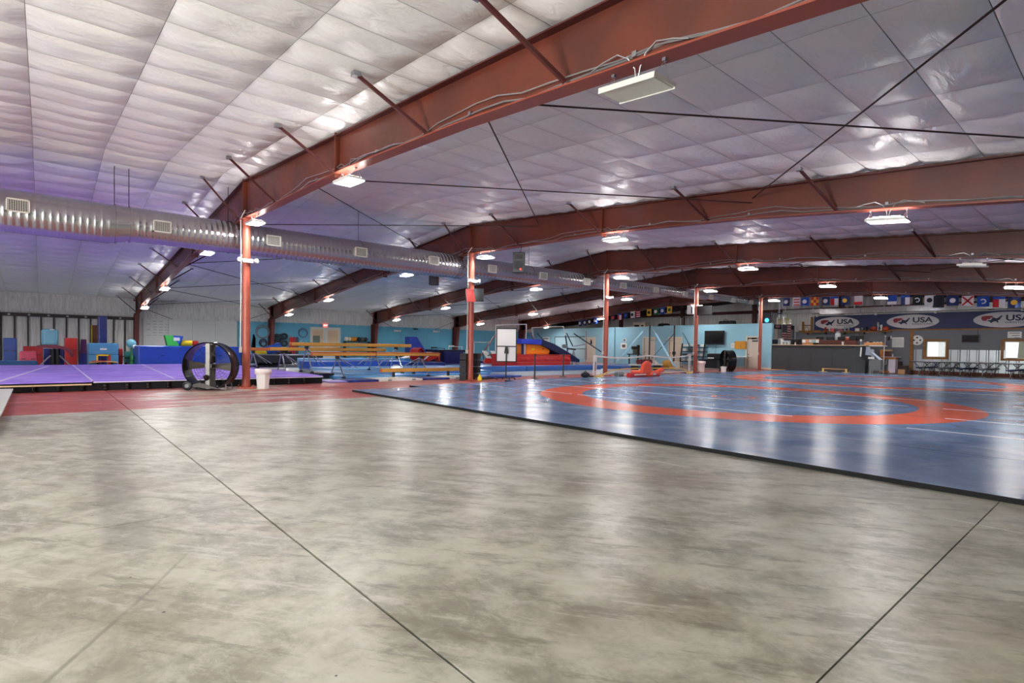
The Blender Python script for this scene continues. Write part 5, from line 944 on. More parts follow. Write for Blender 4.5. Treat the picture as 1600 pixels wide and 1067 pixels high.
# ---------------------------------------------------------------- horizontal bar with pale padded stays
Y = 20.6; LB = M('pale_blue_pad', (160, 214, 236), .45); ap = PY(1015.5, 505.5, Y); t = thing('horizontal_bar', 'tall horizontal bar rig with pale blue padded stays and dark posts', 'bars', (ap.x, Y, 0)); b0 = PY(1016.5, 577, Y); pole((ap.x, Y, .06), (ap.x, Y, ap.z), .045, 'post', DKM, t); c1 = PY(1054, 508, Y+.1); pole((c1.x, Y+.1, .06), c1, .05, 'post', DKM, t)
pole((ap.x, Y, PY(1018, 532, Y).z), (c1.x, Y+.1, PY(1052, 532.5, Y).z), .022, 'high_bar', SILV, t)
for (p_, q_, Yq) in (((1015.5, 505.5), (964, 564), Y-2.2), ((1015.5, 505.5), (1054, 573), Y-3.2), ((1038, 520), (1018, 560), Y+1.5), ((1067, 520), (1086, 555), Y+2.0)):
    A = PY(*p_, Y); E_ = PY(*q_, Yq); 
    if E_.x > 36.3: E_ = A.lerp(E_, (36.3-A.x)/(E_.x-A.x))
    if p_[0] < 1020: E_ = Vector((E_.x, E_.y, max(.1, E_.z))); m0 = A.lerp(E_, .25); pole(A, m0, .012, 'cable', SILV, t); pole(m0, E_, .05, 'padded_stay', LB, t)
    else: pole(A if p_[0] > 1060 else Vector((c1.x, Y+.1, A.z)), E_, .028, 'stay', M('stay_slate', (60, 96, 120), .5), t)
MB().bx(ap.x-.6, ap.x+.6, Y-.25, Y+.25, .05, .09).bx(c1.x-.6, c1.x+.6, Y-.25, Y+.25, .05, .09).build('base_plate', DKM, t); MB().box((c1.x, Y+.1, 1.0), (.16, .16, .2)).build('clamp', BLACK, t)
x0, x1, z0, z1 = rY(996, 569, 1034, 570.5, 18.6); t = thing('low_cart', 'low cart with dark red bumper plates under the horizontal bar', 'cart', ((x0+x1)/2, 18.6, 0)); MB().bx(x0, x1, 18.5, 19.2, z0-.02, z1).build('deck', WHITE, t)
for X in (x0+.1, x1-.1): MB().bx(X-.03, X+.03, 18.6, 19.1, 0, z0).build('leg', BLACK, t)
for k in range(5): MB().cyl((x0+.25+k*.28, 18.75, z1+.14), (x0+.33+k*.28, 18.75, z1+.14), .14, n=16).build('bumper_plate', M('plum_rubber', (110, 30, 40), .5), t)
MB().prism([(x1-.55, 18.7, z1), (x1-.1, 18.7, z1), (x1-.5, 18.7, z1+.22)], (0, .3, 0)).build('white_wedge', WHITE, t)
Y = 19.0; q = PY(1049, 573, Y); t = thing('foam_plinth', 'tan upholstered roll and white tubs right of the horizontal bar', 'foam roll', (q.x, Y, 0)); MB().cyl((q.x, Y, .3), (q.x, Y+.5, .3), .28, n=18).build('tan_roll', SUEDE, t, smooth='auto'); MB().bx(q.x+.5, q.x+.95, Y, Y+.4, 0, .5).build('white_tub', WHITE, t, bevel=.02)
# ---------------------------------------------------------------- along the light blue partition
XP = PXW
y0, y1, z0, z1 = rX(1101, 516.5, 1132, 538.5, XP-.12); t = thing('wall_television', 'large black television on the light blue office wall', 'television', (XP, (y0+y1)/2, z0)); MB().bx(XP-.16, XP-.1, y0, y1, z0, z1).build('casing', BLACK, t, bevel=.015); MB().bx(XP-.165, XP-.16, y0+.05, y1-.05, z0+.12, z1-.05).build('screen', M('tv_black', (8, 8, 10), .12, 0, 0), t); MB().bx(XP-.1, XP, (y0+y1)/2-.3, (y0+y1)/2+.3, z0+.2, z1-.2).build('wall_bracket', DKM, t)
MB().tube([(XP-.02, (y0+y1)/2-.1, z0), (XP-.02, (y0+y1)/2-.05, z0-.4), (XP-.02, (y0+y1)/2, z0-.8)], .008, 5).build('power_cord', BLACK, t)
y0, y1, z0, z1 = rX(1148, 533, 1167, 545.5, XP-.02); t = thing('cork_board', 'orange-tan cork board beside the office door', 'cork board', (XP, (y0+y1)/2, z0)); MB().bx(XP-.03, XP, y0, y1, z0, z1).build('board', M('cork', (208, 146, 48), .8, 0, .12, 20), t)
for (u, v) in ((.95, .85), (.52, .5), (.5, .3), (.1, .9)): MB().sph((XP-.035, y0+(y1-y0)*u, z0+(z1-z0)*v), .025, 8).build('pin', BLACK, t)
y0, y1, z0, z1 = rX(1142, 536, 1147.5, 543.5, XP-.02); t = thing('paper_notice', 'white paper notice left of the cork board', 'notice', (XP, (y0+y1)/2, z0)); MB().bx(XP-.012, XP, y0, y1, z0, z1).build('sheet', WHITE, t); MB().bx(XP-.014, XP-.012, y0+.08, y1-.08, (z0+z1)/2, (z0+z1)/2+.03).build('print', GREYP, t)
y0, y1, z0, z1 = rX(1133, 556.5, 1167, 558.5, XP-.8); t = thing('folding_table', 'white folding table with grey legs under the cork board', 'table', (XP-.45, (y0+y1)/2, 0)); MB().bx(XP-.8, XP-.08, y0, y1, z1-.045, z1).build('table_top', WHITE, t, bevel=.01)
for yy_ in (y0+.2, y1-.2): MB().tube([(XP-.72, yy_, 0), (XP-.72, yy_, z1-.05), (XP-.16, yy_, z1-.05), (XP-.16, yy_, 0)], .016, 6).build('leg', GREYP, t); MB().cyl((XP-.45, yy_, z1-.06), (XP-.45, (y0+y1)/2, z1-.06-.3*0), .012, n=6).build('brace', GREYP, t)
# dumbbell rack with white plates and two tyres of cable left of the sideways fan
t = thing('plate_rack', 'rack stacked with white weight plates behind the fourth column', 'rack', (XP-.5, 21.6, 0)); y0, y1 = PX(1102, 545, XP-.4).y, PX(1067, 545, XP-.4).y
for z in (.35, .72, 1.08, 1.4): MB().bx(XP-.75+z*.2, XP-.3+z*.2, y0, y1, z, z+.05).build('shelf', BLACK, t)
for yy_ in (y0, y1): MB().prism([(XP-.8, yy_, 0), (XP-.7, yy_, 0), (XP-.38, yy_, 1.7), (XP-.48, yy_, 1.7)], (0, .06, 0)).build('upright', BLACK, t)
for r_, z in enumerate((.4, .77, 1.13, 1.45)):
    for k in range(4): c_ = y0+.25+(y1-y0-.4)*k/3; MB().box((XP-.56+z*.2, c_, z+.11), (.2, .3, .16)).build('white_plate', WHITE if (k+r_) % 4 else M('plate_dark', (60, 64, 70), .4), t, bevel=.02)
q = G(1118, 576); t = thing('black_stack', 'black covered equipment stack behind the sideways fan', 'equipment', (q.x+1.0, q.y, 0)); X = 33.6; y0, y1, z0, z1 = rX(1097, 552, 1122, 578, X); MB().bx(X, X+1.2, y0, y1, 0, z1*.6).build('lower_block', M('black_vinyl', (26, 28, 32), .35, 0, .2, 3, .5, 4), t, bevel=.06); MB().bx(X, X+1.2, y0-.3, y1-.3, z1*.6, z1).build('upper_block', M('black_vinyl', (26, 28, 32), .35, 0, .2), t, bevel=.1); MB().bx(X-.02, X, y0+.3, y1-.4, z1*.66, z1*.74).build('white_label', WHITE, t)
# things on the left half of the partition
y0, y1, z0, z1 = rX(970, 536, 979.5, 545, XP-.02); t = thing('picture_frame', 'white framed square picture on the office wall', 'picture', (XP, (y0+y1)/2, z0)); MB().bx(XP-.04, XP, y0, y1, z0, z1).build('frame', WHITE, t); MB().bx(XP-.045, XP-.04, y0+.14, y1-.14, z0+.12, z1-.12).build('picture', M('dark_picture', (70, 66, 70), .4), t)
c0 = PX(976, 531.5, XP-.03); t = thing('wall_clock', 'small round wall clock above the white framed picture', 'clock', (XP, c0.y, c0.z)); MB().lathe([(.15, 0), (.17, .01), (.17, .04), (.14, .05)], (XP, c0.y, c0.z), (-1, 0, 0), 24).build('case', WHITE, t, smooth='auto'); MB().cyl((XP-.052, c0.y, c0.z), (XP-.055, c0.y, c0.z), .13, n=24).build('face', M('clock_face_grey', (120, 130, 140), .4), t); MB().box((XP-.058, c0.y, c0.z+.04), (.004, .012, .09)).build('hand', BLACK, t)
y0, y1, z0, z1 = rX(982, 539, 997, 574, XP-.5); t = thing('grinder_stand', 'dark bench machine on a stand left of the white door', 'machine', (XP-.5, (y0+y1)/2, 0)); MB().bx(XP-.7, XP-.2, y0, y1, z1*.5, z1*.55).build('bench_top', DKM, t)
for yy_ in (y0+.05, y1-.05): MB().bx(XP-.5, XP-.4, yy_-.03, yy_+.03, 0, z1*.5).build('leg', DKM, t)
MB().box((XP-.45, (y0+y1)/2-.2, z1*.7), (.3, .4, .5)).build('machine_body', M('olive_machine', (74, 78, 66), .5), t, bevel=.04); MB().cyl((XP-.5, (y0+y1)/2-.45, z1*.85), (XP-.5, (y0+y1)/2+.1, z1*.85), .14, n=14).build('wheel_guard', DKM, t); MB().bx(XP-.55, XP-.3, y0, y0+.1, z1*.55, z1).build('upright', DKM, t)
y0, y1, z0, z1 = rX(867, 526, 914, 556, XP-.03); t = thing('projection_panel', 'large pale blue panel with a dark border on the office wall', 'panel', (XP, (y0+y1)/2, 0)); MB().bx(XP-.05, XP, y0, y1, .3, z1).build('panel', M('ice_blue_panel', (172, 206, 216), .35, 0, .06), t); MB().bx(XP-.06, XP, y0, y1, z1-.06, z1+.04).bx(XP-.06, XP, y1-.05, y1+.05, .3, z1).build('border', M('border_grey', (90, 120, 124), .5), t)
y0, y1, z0, z1 = rX(848, 526.5, 858, 556, XP-.03); t = thing('display_board', 'narrow white panel on the office wall left of the pale blue one', 'panel', (XP, (y0+y1)/2, 0)); MB().bx(XP-.05, XP, y0, y1, .3, z1).build('panel', WHITE, t); MB().bx(XP-.06, XP-.05, y0+.1, y1-.1, z1-.2, z1-.1).build('header', GREYP, t)
q = PX(922.5, 534, XP-.08); t = thing('door_hanger', 'black figure shaped sticker on the leftmost white office door', 'sticker', (XP, q.y, q.z)); MB().lathe([(.08, 0), (.08, .02)], (XP+.03, q.y, q.z+.12), (-1, 0, 0), 12).build('round_top', BLACK, t); MB().bx(XP+.01, XP+.03, q.y-.12, q.y+.1, q.z-.2, q.z+.05).build('body', BLACK, t)
q = PX(942.5, 542, XP-.3); t = thing('wall_heater', 'white narrow wall unit just left of the third column', 'wall unit', (XP-.1, q.y, q.z)); MB().bx(XP-.12, XP, q.y-.18, q.y+.18, q.z-.35, q.z+.35).build('case', WHITE, t, bevel=.03); MB().bx(XP-.13, XP-.12, q.y-.12, q.y+.12, q.z-.28, q.z+.1).build('grille', GREYP, t)
# on top of the offices
TZ = PH+.05
MB_t = [(1050, 1064, 36.9), (1067, 1076, 37.2)]
t = thing('handrail', 'bent silver pipe handrail on top of the office block', 'handrail', (37, 22.5, TZ)); 
for (xa, xb, X) in MB_t: a, b = PX(xa, 495, X), PX(xb, 497, X); MB().tube([(X, a.y, PH), (X, a.y, a.z-.05), (X, a.y-.06, a.z), (X, b.y, b.z), (X, b.y, PH)], .03, 6).build('rail_pipe', SILV, t)
for k, (xa, xb, ya, yb, X, lab, mt) in enumerate(((989, 1008, 503.5, 511.5, 38.5, 'cream window air unit standing on top of the offices', M('cream_trim', (226, 214, 190), .5)), (1027, 1042, 506, 511.5, 38, 'dark lumpy bag on top of the offices left of the handrail', CLOTH_K), (1122, 1146, 501, 506.5, 37.2, 'black rolled bag on top of the offices above the television', CLOTH_K))):
    y0, y1, z0, z1 = rX(xa, ya, xb, yb, X); t = thing('air_unit' if k == 0 else 'duffel_bag', lab, 'air conditioner' if k == 0 else 'bag', (X, (y0+y1)/2, PH)); zb = PH
    MB().bx(X, X+.5, y0, y1, PH if X > 36.7 else PH, max(z1, PH+.3)).build('case' if k == 0 else 'bag_body', mt, t, bevel=.12 if k else .02, seg=3)
    if k == 0: MB().bx(X-.01, X, y0+.6, y1-.15, PH+.1, PH+.26).build('dark_grille', DKM, t); MB().bx(X-.01, X, y0+.15, y0+.4, PH+.12, PH+.24).build('control_panel', DKM, t)
    else: MB().tube([(X, y0+.3, z1-.1), (X, (y0+y1)/2, z1+.12), (X, y1-.3, z1-.1)], .02).build('strap', BLACK, t)
# ---------------------------------------------------------------- concession counter
XC = 36.66; yA = 16.18; yB = PX(1352, 560, XC).y; CZ = 1.63
t = thing('concession_counter', 'long charcoal concession counter with a pale wooden ledge', 'counter', (XC, (yA+yB)/2, 0)); CHAR = M('charcoal_panel', (60, 62, 64), .55, 0, .14, 3, .06, 20, stretch=(1, 3, .3))
y = yA
while y > yB+.1:
    y2 = max(yB, y-1.22); MB().bx(XC, XC+.06, y2+.003, y-.003, 0, CZ-.04).build('front_panel', CHAR, t); y = y2
MB().bx(XC+.06, XC+.6, yB, yB+.06, 0, CZ-.04).bx(XC+.06, XC+.12, yB, yA, 0, CZ-.06).build('side_panel', CHAR, t)
MB().bx(XC-.12, XC+.7, yB-.1, yA, CZ-.0, CZ+.04).build('ledge', M('pale_ledge', (222, 196, 160), .4, 0, .1, 4), t, bevel=.008); MB().bx(XC-.03, XC+.62, yB, yA, CZ-.045, CZ).build('ledge_rail', M('dark_rail', (70, 44, 38), .5), t)
MB().bx(XC+.1, XC+.9, yB-.85, yB-.1, CZ-.02, CZ+.03).build('end_shelf', WHITE, t); MB().bx(XC-.12, XC-.02, 15.3, yA, .0, .05).build('kick_strip', WOODL, t)
MB().box((XC+.5, yB-.8, .8), (.04, .04, 1.6)).build('shelf_leg', WHITE, t)
ZT = CZ+.04
def CY(px, X=XC+.25): return PX(px, 536, X).y
def small(name, label, cat, px, w_, h, d, mat, part='body', extra=None, X=XC+.25, zb=None, bev=.015):
    y_ = CY(px, X); z_ = ZT if zb is None else zb; t = thing(name, label, cat, (X, y_, z_)); MB().box((X, y_, z_+h/2), (d, w_, h)).build(part, mat, t, bevel=bev)
    if extra: extra(t, X, y_, z_, w_, h, d)
    return t
def mw(t, X, y_, z_, w_, h, d): MB().box((X-d/2-.005, y_+.07, z_+h/2), (.01, w_*.65, h*.8)).build('door_glass', M('screen_black', (20, 24, 34), .12), t); MB().box((X-d/2-.005, y_-w_*.38, z_+h/2), (.01, w_*.18, h*.8)).build('keypad', GREYP, t)
small('microwave_oven', 'silver microwave oven at the left end of the counter', 'microwave', 1214.5, .62, .38, .4, SILV, 'case', mw)
small('white_bin_box', 'white tall box beside the microwave', 'box', 1220.5, .2, .4, .3, WHITE, 'box', lambda t, X, y_, z_, w_, h, d: MB().box((X-d/2-.004, y_, z_+h*.6), (.008, w_*.6, .08)).build('print', GREYP, t))
small('drink_crate', 'clear crate of white cans beside the white box on the counter', 'crate', 1229, .58, .24, .35, M('frosted', (206, 210, 208), .3), 'crate', lambda t, X, y_, z_, w_, h, d: [MB().cyl((X-.19, y_-.22+k*.11, z_+.01), (X-.19, y_-.22+k*.11, z_+.18), .04, n=10).build('can', GREYP if k % 2 else WHITE, t) for k in range(5)])
def coffee(t, X, y_, z_, w_, h, d): MB().cyl((X-.2, y_, z_+.02), (X-.2, y_, z_+.2), .09, n=14).build('carafe', DKM, t); MB().box((X-.12, y_, z_+h-.04), (.28, w_, .09)).build('brew_head', BLACK, t)
small('coffee_maker', 'black coffee maker with a carafe, left one on the counter', 'coffee maker', 1240, .26, .36, .2, BLACK, 'body', coffee)
small('coffee_maker', 'black coffee maker beside a small white cup, right of the first', 'coffee maker', 1247, .24, .34, .2, BLACK, 'body', coffee)
def cup(px, lab, mat=WHITE, X=XC+.0, zb=None, r=.05, h=.12): y_ = CY(px, X); z_ = ZT if zb is None else zb; t = thing('paper_cup', lab, 'cup', (X, y_, z_)); MB().lathe([(r*.75, 0), (r, h), (r*1.08, h), (r*1.08, h+.008), (r*.9, h+.008)], (X, y_, z_), n=14).build('cup_body', mat, t, smooth='auto'); MB().lathe([(r*1.1, h+.008), (r*1.05, h+.02)], (X, y_, z_), n=14).build('lid', mat, t); return t
cup(1243, 'white paper cup in front of the coffee makers'); cup(1317, 'white paper cup standing alone on the middle of the ledge', r=.07, h=.18)
def snack(t, X, y_, z_, w_, h, d):
    for k in range(5): MB().box((X-d/2-.02, y_-w_/2+w_*(k+.5)/5, z_+h*.62), (.05, w_/5.6, h*.5)).build('snack_box', [WHITE, M('snack_teal', (150, 190, 186), .5), WHITE, M('snack_peach', (230, 170, 130), .5), WHITE][k], t)
small('snack_rack', 'wooden rack of pale snack boxes on the counter', 'snack rack', 1268, 1.0, .36, .3, M('warm_wood', (206, 140, 84), .5, 0, .15), 'rack', snack)
DW = M('dark_walnut', (92, 40, 28), .45, 0, .2)
small('dark_shelf_box', 'dark red wooden riser shelf with black things on it', 'riser', 1304, 2.4, .3, .3, DW, 'riser', lambda t, X, y_, z_, w_, h, d: [MB().box((X-.02, y_+w_/2-.35-k*.62, z_+h+.1), (.2, .4, .2)).build('black_box', [BLACK, M('green_black', (30, 38, 34), .5), BLACK, BLACK][k], t, bevel=.03) for k in range(4)])
small('steel_dispenser', 'white and silver dispenser on the riser shelf', 'dispenser', 1309, .25, .42, .22, M('frosted', (206, 210, 208), .3), 'tank', lambda t, X, y_, z_, w_, h, d: MB().cyl((X, y_, z_+h), (X, y_, z_+h+.12), .1, n=14).build('lid', SILV, t), zb=ZT+.3, X=XC+.45)
small('red_jars', 'row of orange-red jars on the riser shelf', 'jars', 1322, .4, .16, .15, M('orange_jar', (200, 84, 50), .35), 'jar_row', lambda t, X, y_, z_, w_, h, d: MB().box((X, y_, z_+h+.02), (.14, .38, .03)).build('lid_row', WHITE, t), zb=ZT+.3, X=XC+.45)
small('grill_press', 'black press machine with a chrome handle at the right of the riser', 'machine', 1339, .6, .26, .35, BLACK, 'body', lambda t, X, y_, z_, w_, h, d: MB().tube([(X-.1, y_-.15, z_+h), (X-.15, y_-.12, z_+h+.1), (X-.15, y_+.12, z_+h+.1), (X-.1, y_+.15, z_+h)], .015).build('handle', CHROME, t), zb=ZT+.3, X=XC+.45)
small('card_stand', 'small white sign on a thin post on the ledge', 'sign', 1345, .1, .12, .02, WHITE, 'card', lambda t, X, y_, z_, w_, h, d: MB().cyl((X, y_, ZT), (X, y_, z_), .008, n=6).build('post', SILV, t), zb=ZT+.22, X=XC+.0)
small('snack_tray', 'long tan tray of white wrapped snacks at the right end of the ledge', 'tray', 1366, .95, .16, .35, M('warm_wood', (206, 140, 84), .5), 'tray', lambda t, X, y_, z_, w_, h, d: [MB().sph((X-.05, y_-w_/2+.12+k*.17, z_+h), .08, 8, (1, 1, .6)).build('wrapped_snack', WHITE if k != 3 else BLACK, t, smooth=True) for k in range(5)])
# coats hanging at the counter end, rolling cart with a steel basket, wooden cabinet with a crate
X = XC-.1; y_ = PX(1357, 555, X).y; t = thing('hanging_jackets', 'black and grey jackets hanging from the counter end', 'jackets', (X, y_, .4)); DEN = M('grey_denim', (150, 156, 168), .85, 0, .3, 6); 
for k, (dy, w_, z0, z1, mt) in enumerate(((.35, .18, .95, 1.55, WHITE), (.2, .32, .85, 1.6, CLOTH_K), (0, .3, .9, 1.6, DEN), (-.22, .26, .95, 1.45, DEN), (.0, .5, .75, 1.1, CLOTH_K))): MB().prism([(X-.03*k, y_+dy-w_/2, z0), (X-.03*k, y_+dy+w_/2, z0+.05), (X-.03*k, y_+dy+w_*.35, z1), (X-.03*k, y_+dy-w_*.35, z1-.04)], (-.06, 0, 0)).build('garment', mt, t, bevel=.02)
MB().prism([(X-.2, y_-.35, 1.22), (X-.2, y_-.2, 1.26), (X-.2, y_-.6, .82), (X-.2, y_-.78, .84)], (-.04, 0, 0)).build('white_sleeve', M('pale_sleeve', (208, 218, 232), .7), t, bevel=.015)
X = XC-.3; y0, y1, z0, z1 = rX(1358, 561, 1376, 581, X); t = thing('rolling_cart', 'steel mesh basket cart on casters beside the counter', 'cart', (X, (y0+y1)/2, 0)); BK = M('basket_steel', (146, 150, 152), .4, .5, .2, 30)
g = MB(); n_ = 14
for k in range(n_+1): yy_ = y0+(y1-y0)*k/n_; g.bx(X-.01, X, yy_-.006, yy_+.006, .22, z1)
for k in range(10): zz = .22+(z1-.22)*k/9; g.bx(X-.012, X-.002, y0, y1, zz-.006, zz+.006)
g.build('mesh_front', BK, t); MB().bx(X+.02, X+.5, y0+.02, y1-.02, .24, z1-.03).build('basket', M('basket_inner', (128, 134, 138), .5), t); MB().box((X-.02, (y0+y1)/2+.18, z1+.06), (.1, .3, .12)).build('white_box', WHITE, t)
for yy_ in (y0+.05, y1-.05):
    for xx in (X+.05, X+.45): lg = MB().cyl((xx, yy_, .05), (xx, yy_, .24), .014, n=6).build('leg', SILV, t); MB().cyl((xx, yy_-.015, .045), (xx, yy_+.015, .045), .045, n=12).build('caster', WHITE if yy_ > (y0+y1)/2 else BLACK, lg)
X = 38.3; y0, y1, z0, z1 = rX(1376, 558, 1399, 580, X); t = thing('wooden_cabinet', 'orange wooden cabinet with white sides right of the rolling cart', 'cabinet', (X, (y0+y1)/2, 0)); HW = M('honey_wood', (196, 118, 50), .5, 0, .15); PW_ = M('lilac_white', (214, 204, 220), .5)
MB().bx(X, X+.5, y0, y1, z1-.12, z1).build('drawer_front', HW, t); MB().bx(X, X+.5, y0, y0+.35, 0.05, z1-.12).build('white_side', PW_, t); MB().bx(X+.1, X+.5, y0+.35, y1, .05, z1-.12).build('inner_panel', M('basket_inner', (128, 134, 138), .5), t); MB().bx(X-.02, X+.5, y0+.3, y1, .05, .16).build('base_board', HW, t); MB().bx(X+.02, X+.06, y1-.12, y1, .16, z1-.12).build('left_stile', PW_, t)
MB().prism([(X, y0+.4, z1-.14), (X, y1-.25, z1-.14), (X, y1-.32, z1-.42), (X, y0+.55, z1-.5)], (.03, 0, 0)).build('white_towel', WHITE, t); MB().bx(X-.03, X+.5, y0-.15, y1, z1, z1+.03).build('top', PW_, t)
zz = z1+.03; y0b, y1b, _, z1b = rX(1374.5, 547, 1391, 557, X); t = thing('wooden_crate', 'orange wooden crate with a dark red jar shelf on top of the cabinet', 'crate', (X+.2, (y0b+y1b)/2, zz)); MB().bx(X+.05, X+.45, y0b+.4, y1b, zz, zz+.42).build('crate_box', HW, t); MB().bx(X+.05, X+.45, y0b, y0b+.4, zz+.34, zz+.42).build('lip', WOODL, t); MB().bx(X+.2, X+.4, y0b+.05, y0b+.38, zz, zz+.32).build('dark_jar', DW, t)
q = PX(1393.5, 555, X); t = thing('small_bottle', 'small white bottle beside the wooden crate', 'bottle', (X+.2, q.y, zz)); MB().lathe([(.035, 0), (.035, .12), (.015, .16), (.015, .19)], (X+.2, q.y, zz), n=12).build('bottle_body', WHITE, t, smooth='auto'); MB().cyl((X+.2, q.y, zz+.19), (X+.2, q.y, zz+.21), .018, n=10).build('cap', BLACK, t)
# wooden steps up to the bar floor
for k, (xa, xb, ya, X) in enumerate(((1399, 1412, 571.5, 38.9), (1403, 1422, 578, 38.4))): 
    pass
t = thing('wooden_steps', 'dark wooden steps with a tan side right of the cabinet', 'steps', (38.9, 10.0, 0)); SW = M('dark_step_wood', (74, 50, 44), .6, 0, .2)
y0, y1, z0, z1 = rX(1403, 576, 1423, 582, 38.6); MB().bx(38.6, 39.1, y0, y1, 0, .24).build('lower_step', SW, t); MB().bx(38.56, 38.6, y1-.35, y1, 0, .26).build('tan_side', WOODL, t); y0, y1, _, _ = rX(1397, 570, 1416, 576, 39.1); MB().bx(39.1, 39.6, y0, y1, 0, .48).build('middle_step', SW, t); y0, y1, _, _ = rX(1396, 566, 1407, 570, 39.6); MB().bx(39.6, X0-.1, y0, y1, 0, .72).build('top_step', SW, t)
MB().bx(38.57, 39.1, 9.4, 10.6, .24, .265).build('nosing', GREYP, t)
# low yellow bench in front of the counter
a = G(1286, 582.8); b = G(1322, 582.8); X = 35.75; ya, yb = PX(1286, 578, X).y, PX(1322, 578, X).y; t = thing('low_parallette', 'low yellow wooden bar with two block feet before the counter', 'parallette', (X, (ya+yb)/2, 0)); zt = PX(1300, 575.5, X).z
MB().cyl((X, yb-.05, zt-.03), (X, ya+.05, zt-.03), .028, n=10).build('rail', WOODL, t)
for yy_ in (ya, yb): MB().box((X, yy_, zt/2), (.08, .09, zt)).build('post', M('yellow_wood', (232, 196, 110), .5), t); MB().box((X, yy_, .03), (.45, .3, .06)).build('foot', M('yellow_wood', (232, 196, 110), .5), t)
# flags on the side wall of the offices, seen beyond the counter's left end
Ys = 16.18; W_ = M('cloth_white', (226, 216, 214), .8); K_ = M('cloth_black', (30, 30, 34), .8); R_ = M('cloth_red', (170, 32, 40), .8); Bq = M('cloth_navy', (32, 38, 72), .8)
def hang(px0, px1, py0, py1):
    k_ = lambda q: 1206.5+(q-1206)*.8
    px0, px1 = k_(px0), k_(px1)
    a, b = PY(px0, (py0+py1)/2, Ys), PY(px1, (py0+py1)/2, Ys); return max(a.x, 36.85), min(b.x, 40.0), PY((px0+px1)/2, py1, Ys).z, PY((px0+px1)/2, py0, Ys).z
x0, x1, z0, z1 = hang(1206, 1223.5, 507, 529); t = thing('wall_banner', 'black banner with white upright stripes and pink letters, left of the striped flag', 'banner', ((x0+x1)/2, Ys, z0)); MB().bx(x0, x1, Ys-.02, Ys, z0, z1).build('cloth', K_, t)
for k in range(6): w_ = (x1-x0)/6; MB().bx(x0+w_*k+.03, x0+w_*k+w_*.62, Ys-.026, Ys-.02, z0, z0+(z1-z0)*.68).build('stripe', W_, t)
for k in range(4): MB().bx(x0+(x1-x0)*(.25+.14*k), x0+(x1-x0)*(.34+.14*k), Ys-.026, Ys-.02, z1-(z1-z0)*(.22-.04*(k % 2)), z1-(z1-z0)*.08).build('pink_letter', M('cloth_pink', (236, 150, 180), .8), t)
x0, x1, z0, z1 = hang(1224.5, 1241, 507, 531); t = thing('striped_flag', 'red and white striped national flag with a navy canton on the office side wall', 'flag', ((x0+x1)/2, Ys, z0)); hh = (z1-z0)/13
for k in range(13): MB().bx(x0, x1, Ys-.04, Ys-.02, z0+hh*k, z0+hh*(k+1)).build('stripe', R_ if k % 2 == 0 else W_, t)
MB().bx(x0, x0+(x1-x0)*.5, Ys-.05, Ys-.04, z0+hh*6, z1).build('canton', Bq, t)
st = MB()
for r_ in range(5):
    for q in range(6): st.box((x0+(x1-x0)*.5*(q+.5)/6, Ys-.052, z0+hh*6+(z1-z0-hh*6)*(r_+.5)/5), (.03, .004, .03))
st.build('star', W_, t)
x0, x1, z0, z1 = hang(1241.5, 1259, 509, 531); t = thing('wall_banner', 'black banner with pale upright stripes, right of the striped flag', 'banner', ((x0+x1)/2, Ys, z0)); MB().bx(x0, x1, Ys-.02, Ys, z0, z1).build('cloth', K_, t)
for k in range(6): w_ = (x1-x0)/7; MB().bx(x0+w_*k+.03, x0+w_*k+w_*.6, Ys-.026, Ys-.02, z0, z0+(z1-z0)*.7).build('stripe', W_ if k < 5 else LAV, t)
t = thing('trophy_cluster', 'cluster of gold and white trophies on the office corner ledge', 'trophies', (36.9, 15.6, PH)); yc = PX(1224, 500, 36.9).y; MB().bx(36.7, 37.2, yc-.5, yc+.5, 2.96, 3.0).build('ledge_board', DKM, t); GD = M('trophy_gold', (196, 176, 90), .25, .7); 
for k in range(7): yy_ = yc-.42+k*.14; h = .3+.22*((k*5) % 4)/3; tr_ = MB().lathe([(.05, 0), (.05, .08), (.02, .1), (.015, h*.6), (.05, h*.75), (.055, h)], (36.95, yy_, 3.0), n=10).build('trophy', GD if k % 3 else WHITE, t, smooth='auto'); MB().box((36.95, yy_, 3.02), (.1, .1, .05)).build('plinth', WHITE, tr_)
MB().cyl((36.8, yc+.3, 2.0), (36.8, yc+.3, 2.97), .02, n=6).cyl((36.8, yc-.3, 2.0), (36.8, yc-.3, 2.97), .02, n=6).build('prop', DKM, t)
# ---------------------------------------------------------------- end wall: banners, duct, shelf with trophies, screens
XB = X0-.06; NV = M('banner_navy', (34, 42, 84), .55, 0, .15, 1.5, .2, 3); EL = M('banner_grey_white', (206, 200, 202), .6, 0, .04); LN = M('letter_navy', (28, 34, 62), .6, 0, 0); LR = M('letter_red', (150, 36, 48), .6, 0, 0)
t = thing('wrestling_banner', 'long navy banner with three white ovals reading USA WRESTLING over the bar', 'banner', (XB, 7, 2.7)); yl = PX(1272, 505, XB).y
MB().bx(XB, XB+.03, -7.1, yl, 2.7, 3.66).build('cloth', NV, t)
REDP = [(0, .62), (.02, .9), (.3, 1), (.78, .97), (.86, .78), (.66, .7), (.6, .52), (.45, .56), (.36, .34), (.16, .3), (.05, .42)]; NAVP = [(.7, .62), (.88, .76), (1.05, .62), (1.2, .72), (1.42, 1.02), (1.5, .95), (1.38, .72), (1.32, .5), (1.16, .3), (1.24, .08), (1.16, .02), (1.06, .22), (.86, .2), (.7, .0), (.6, .2), (.42, .3), (.5, .42), (.62, .38), (.74, .5)]
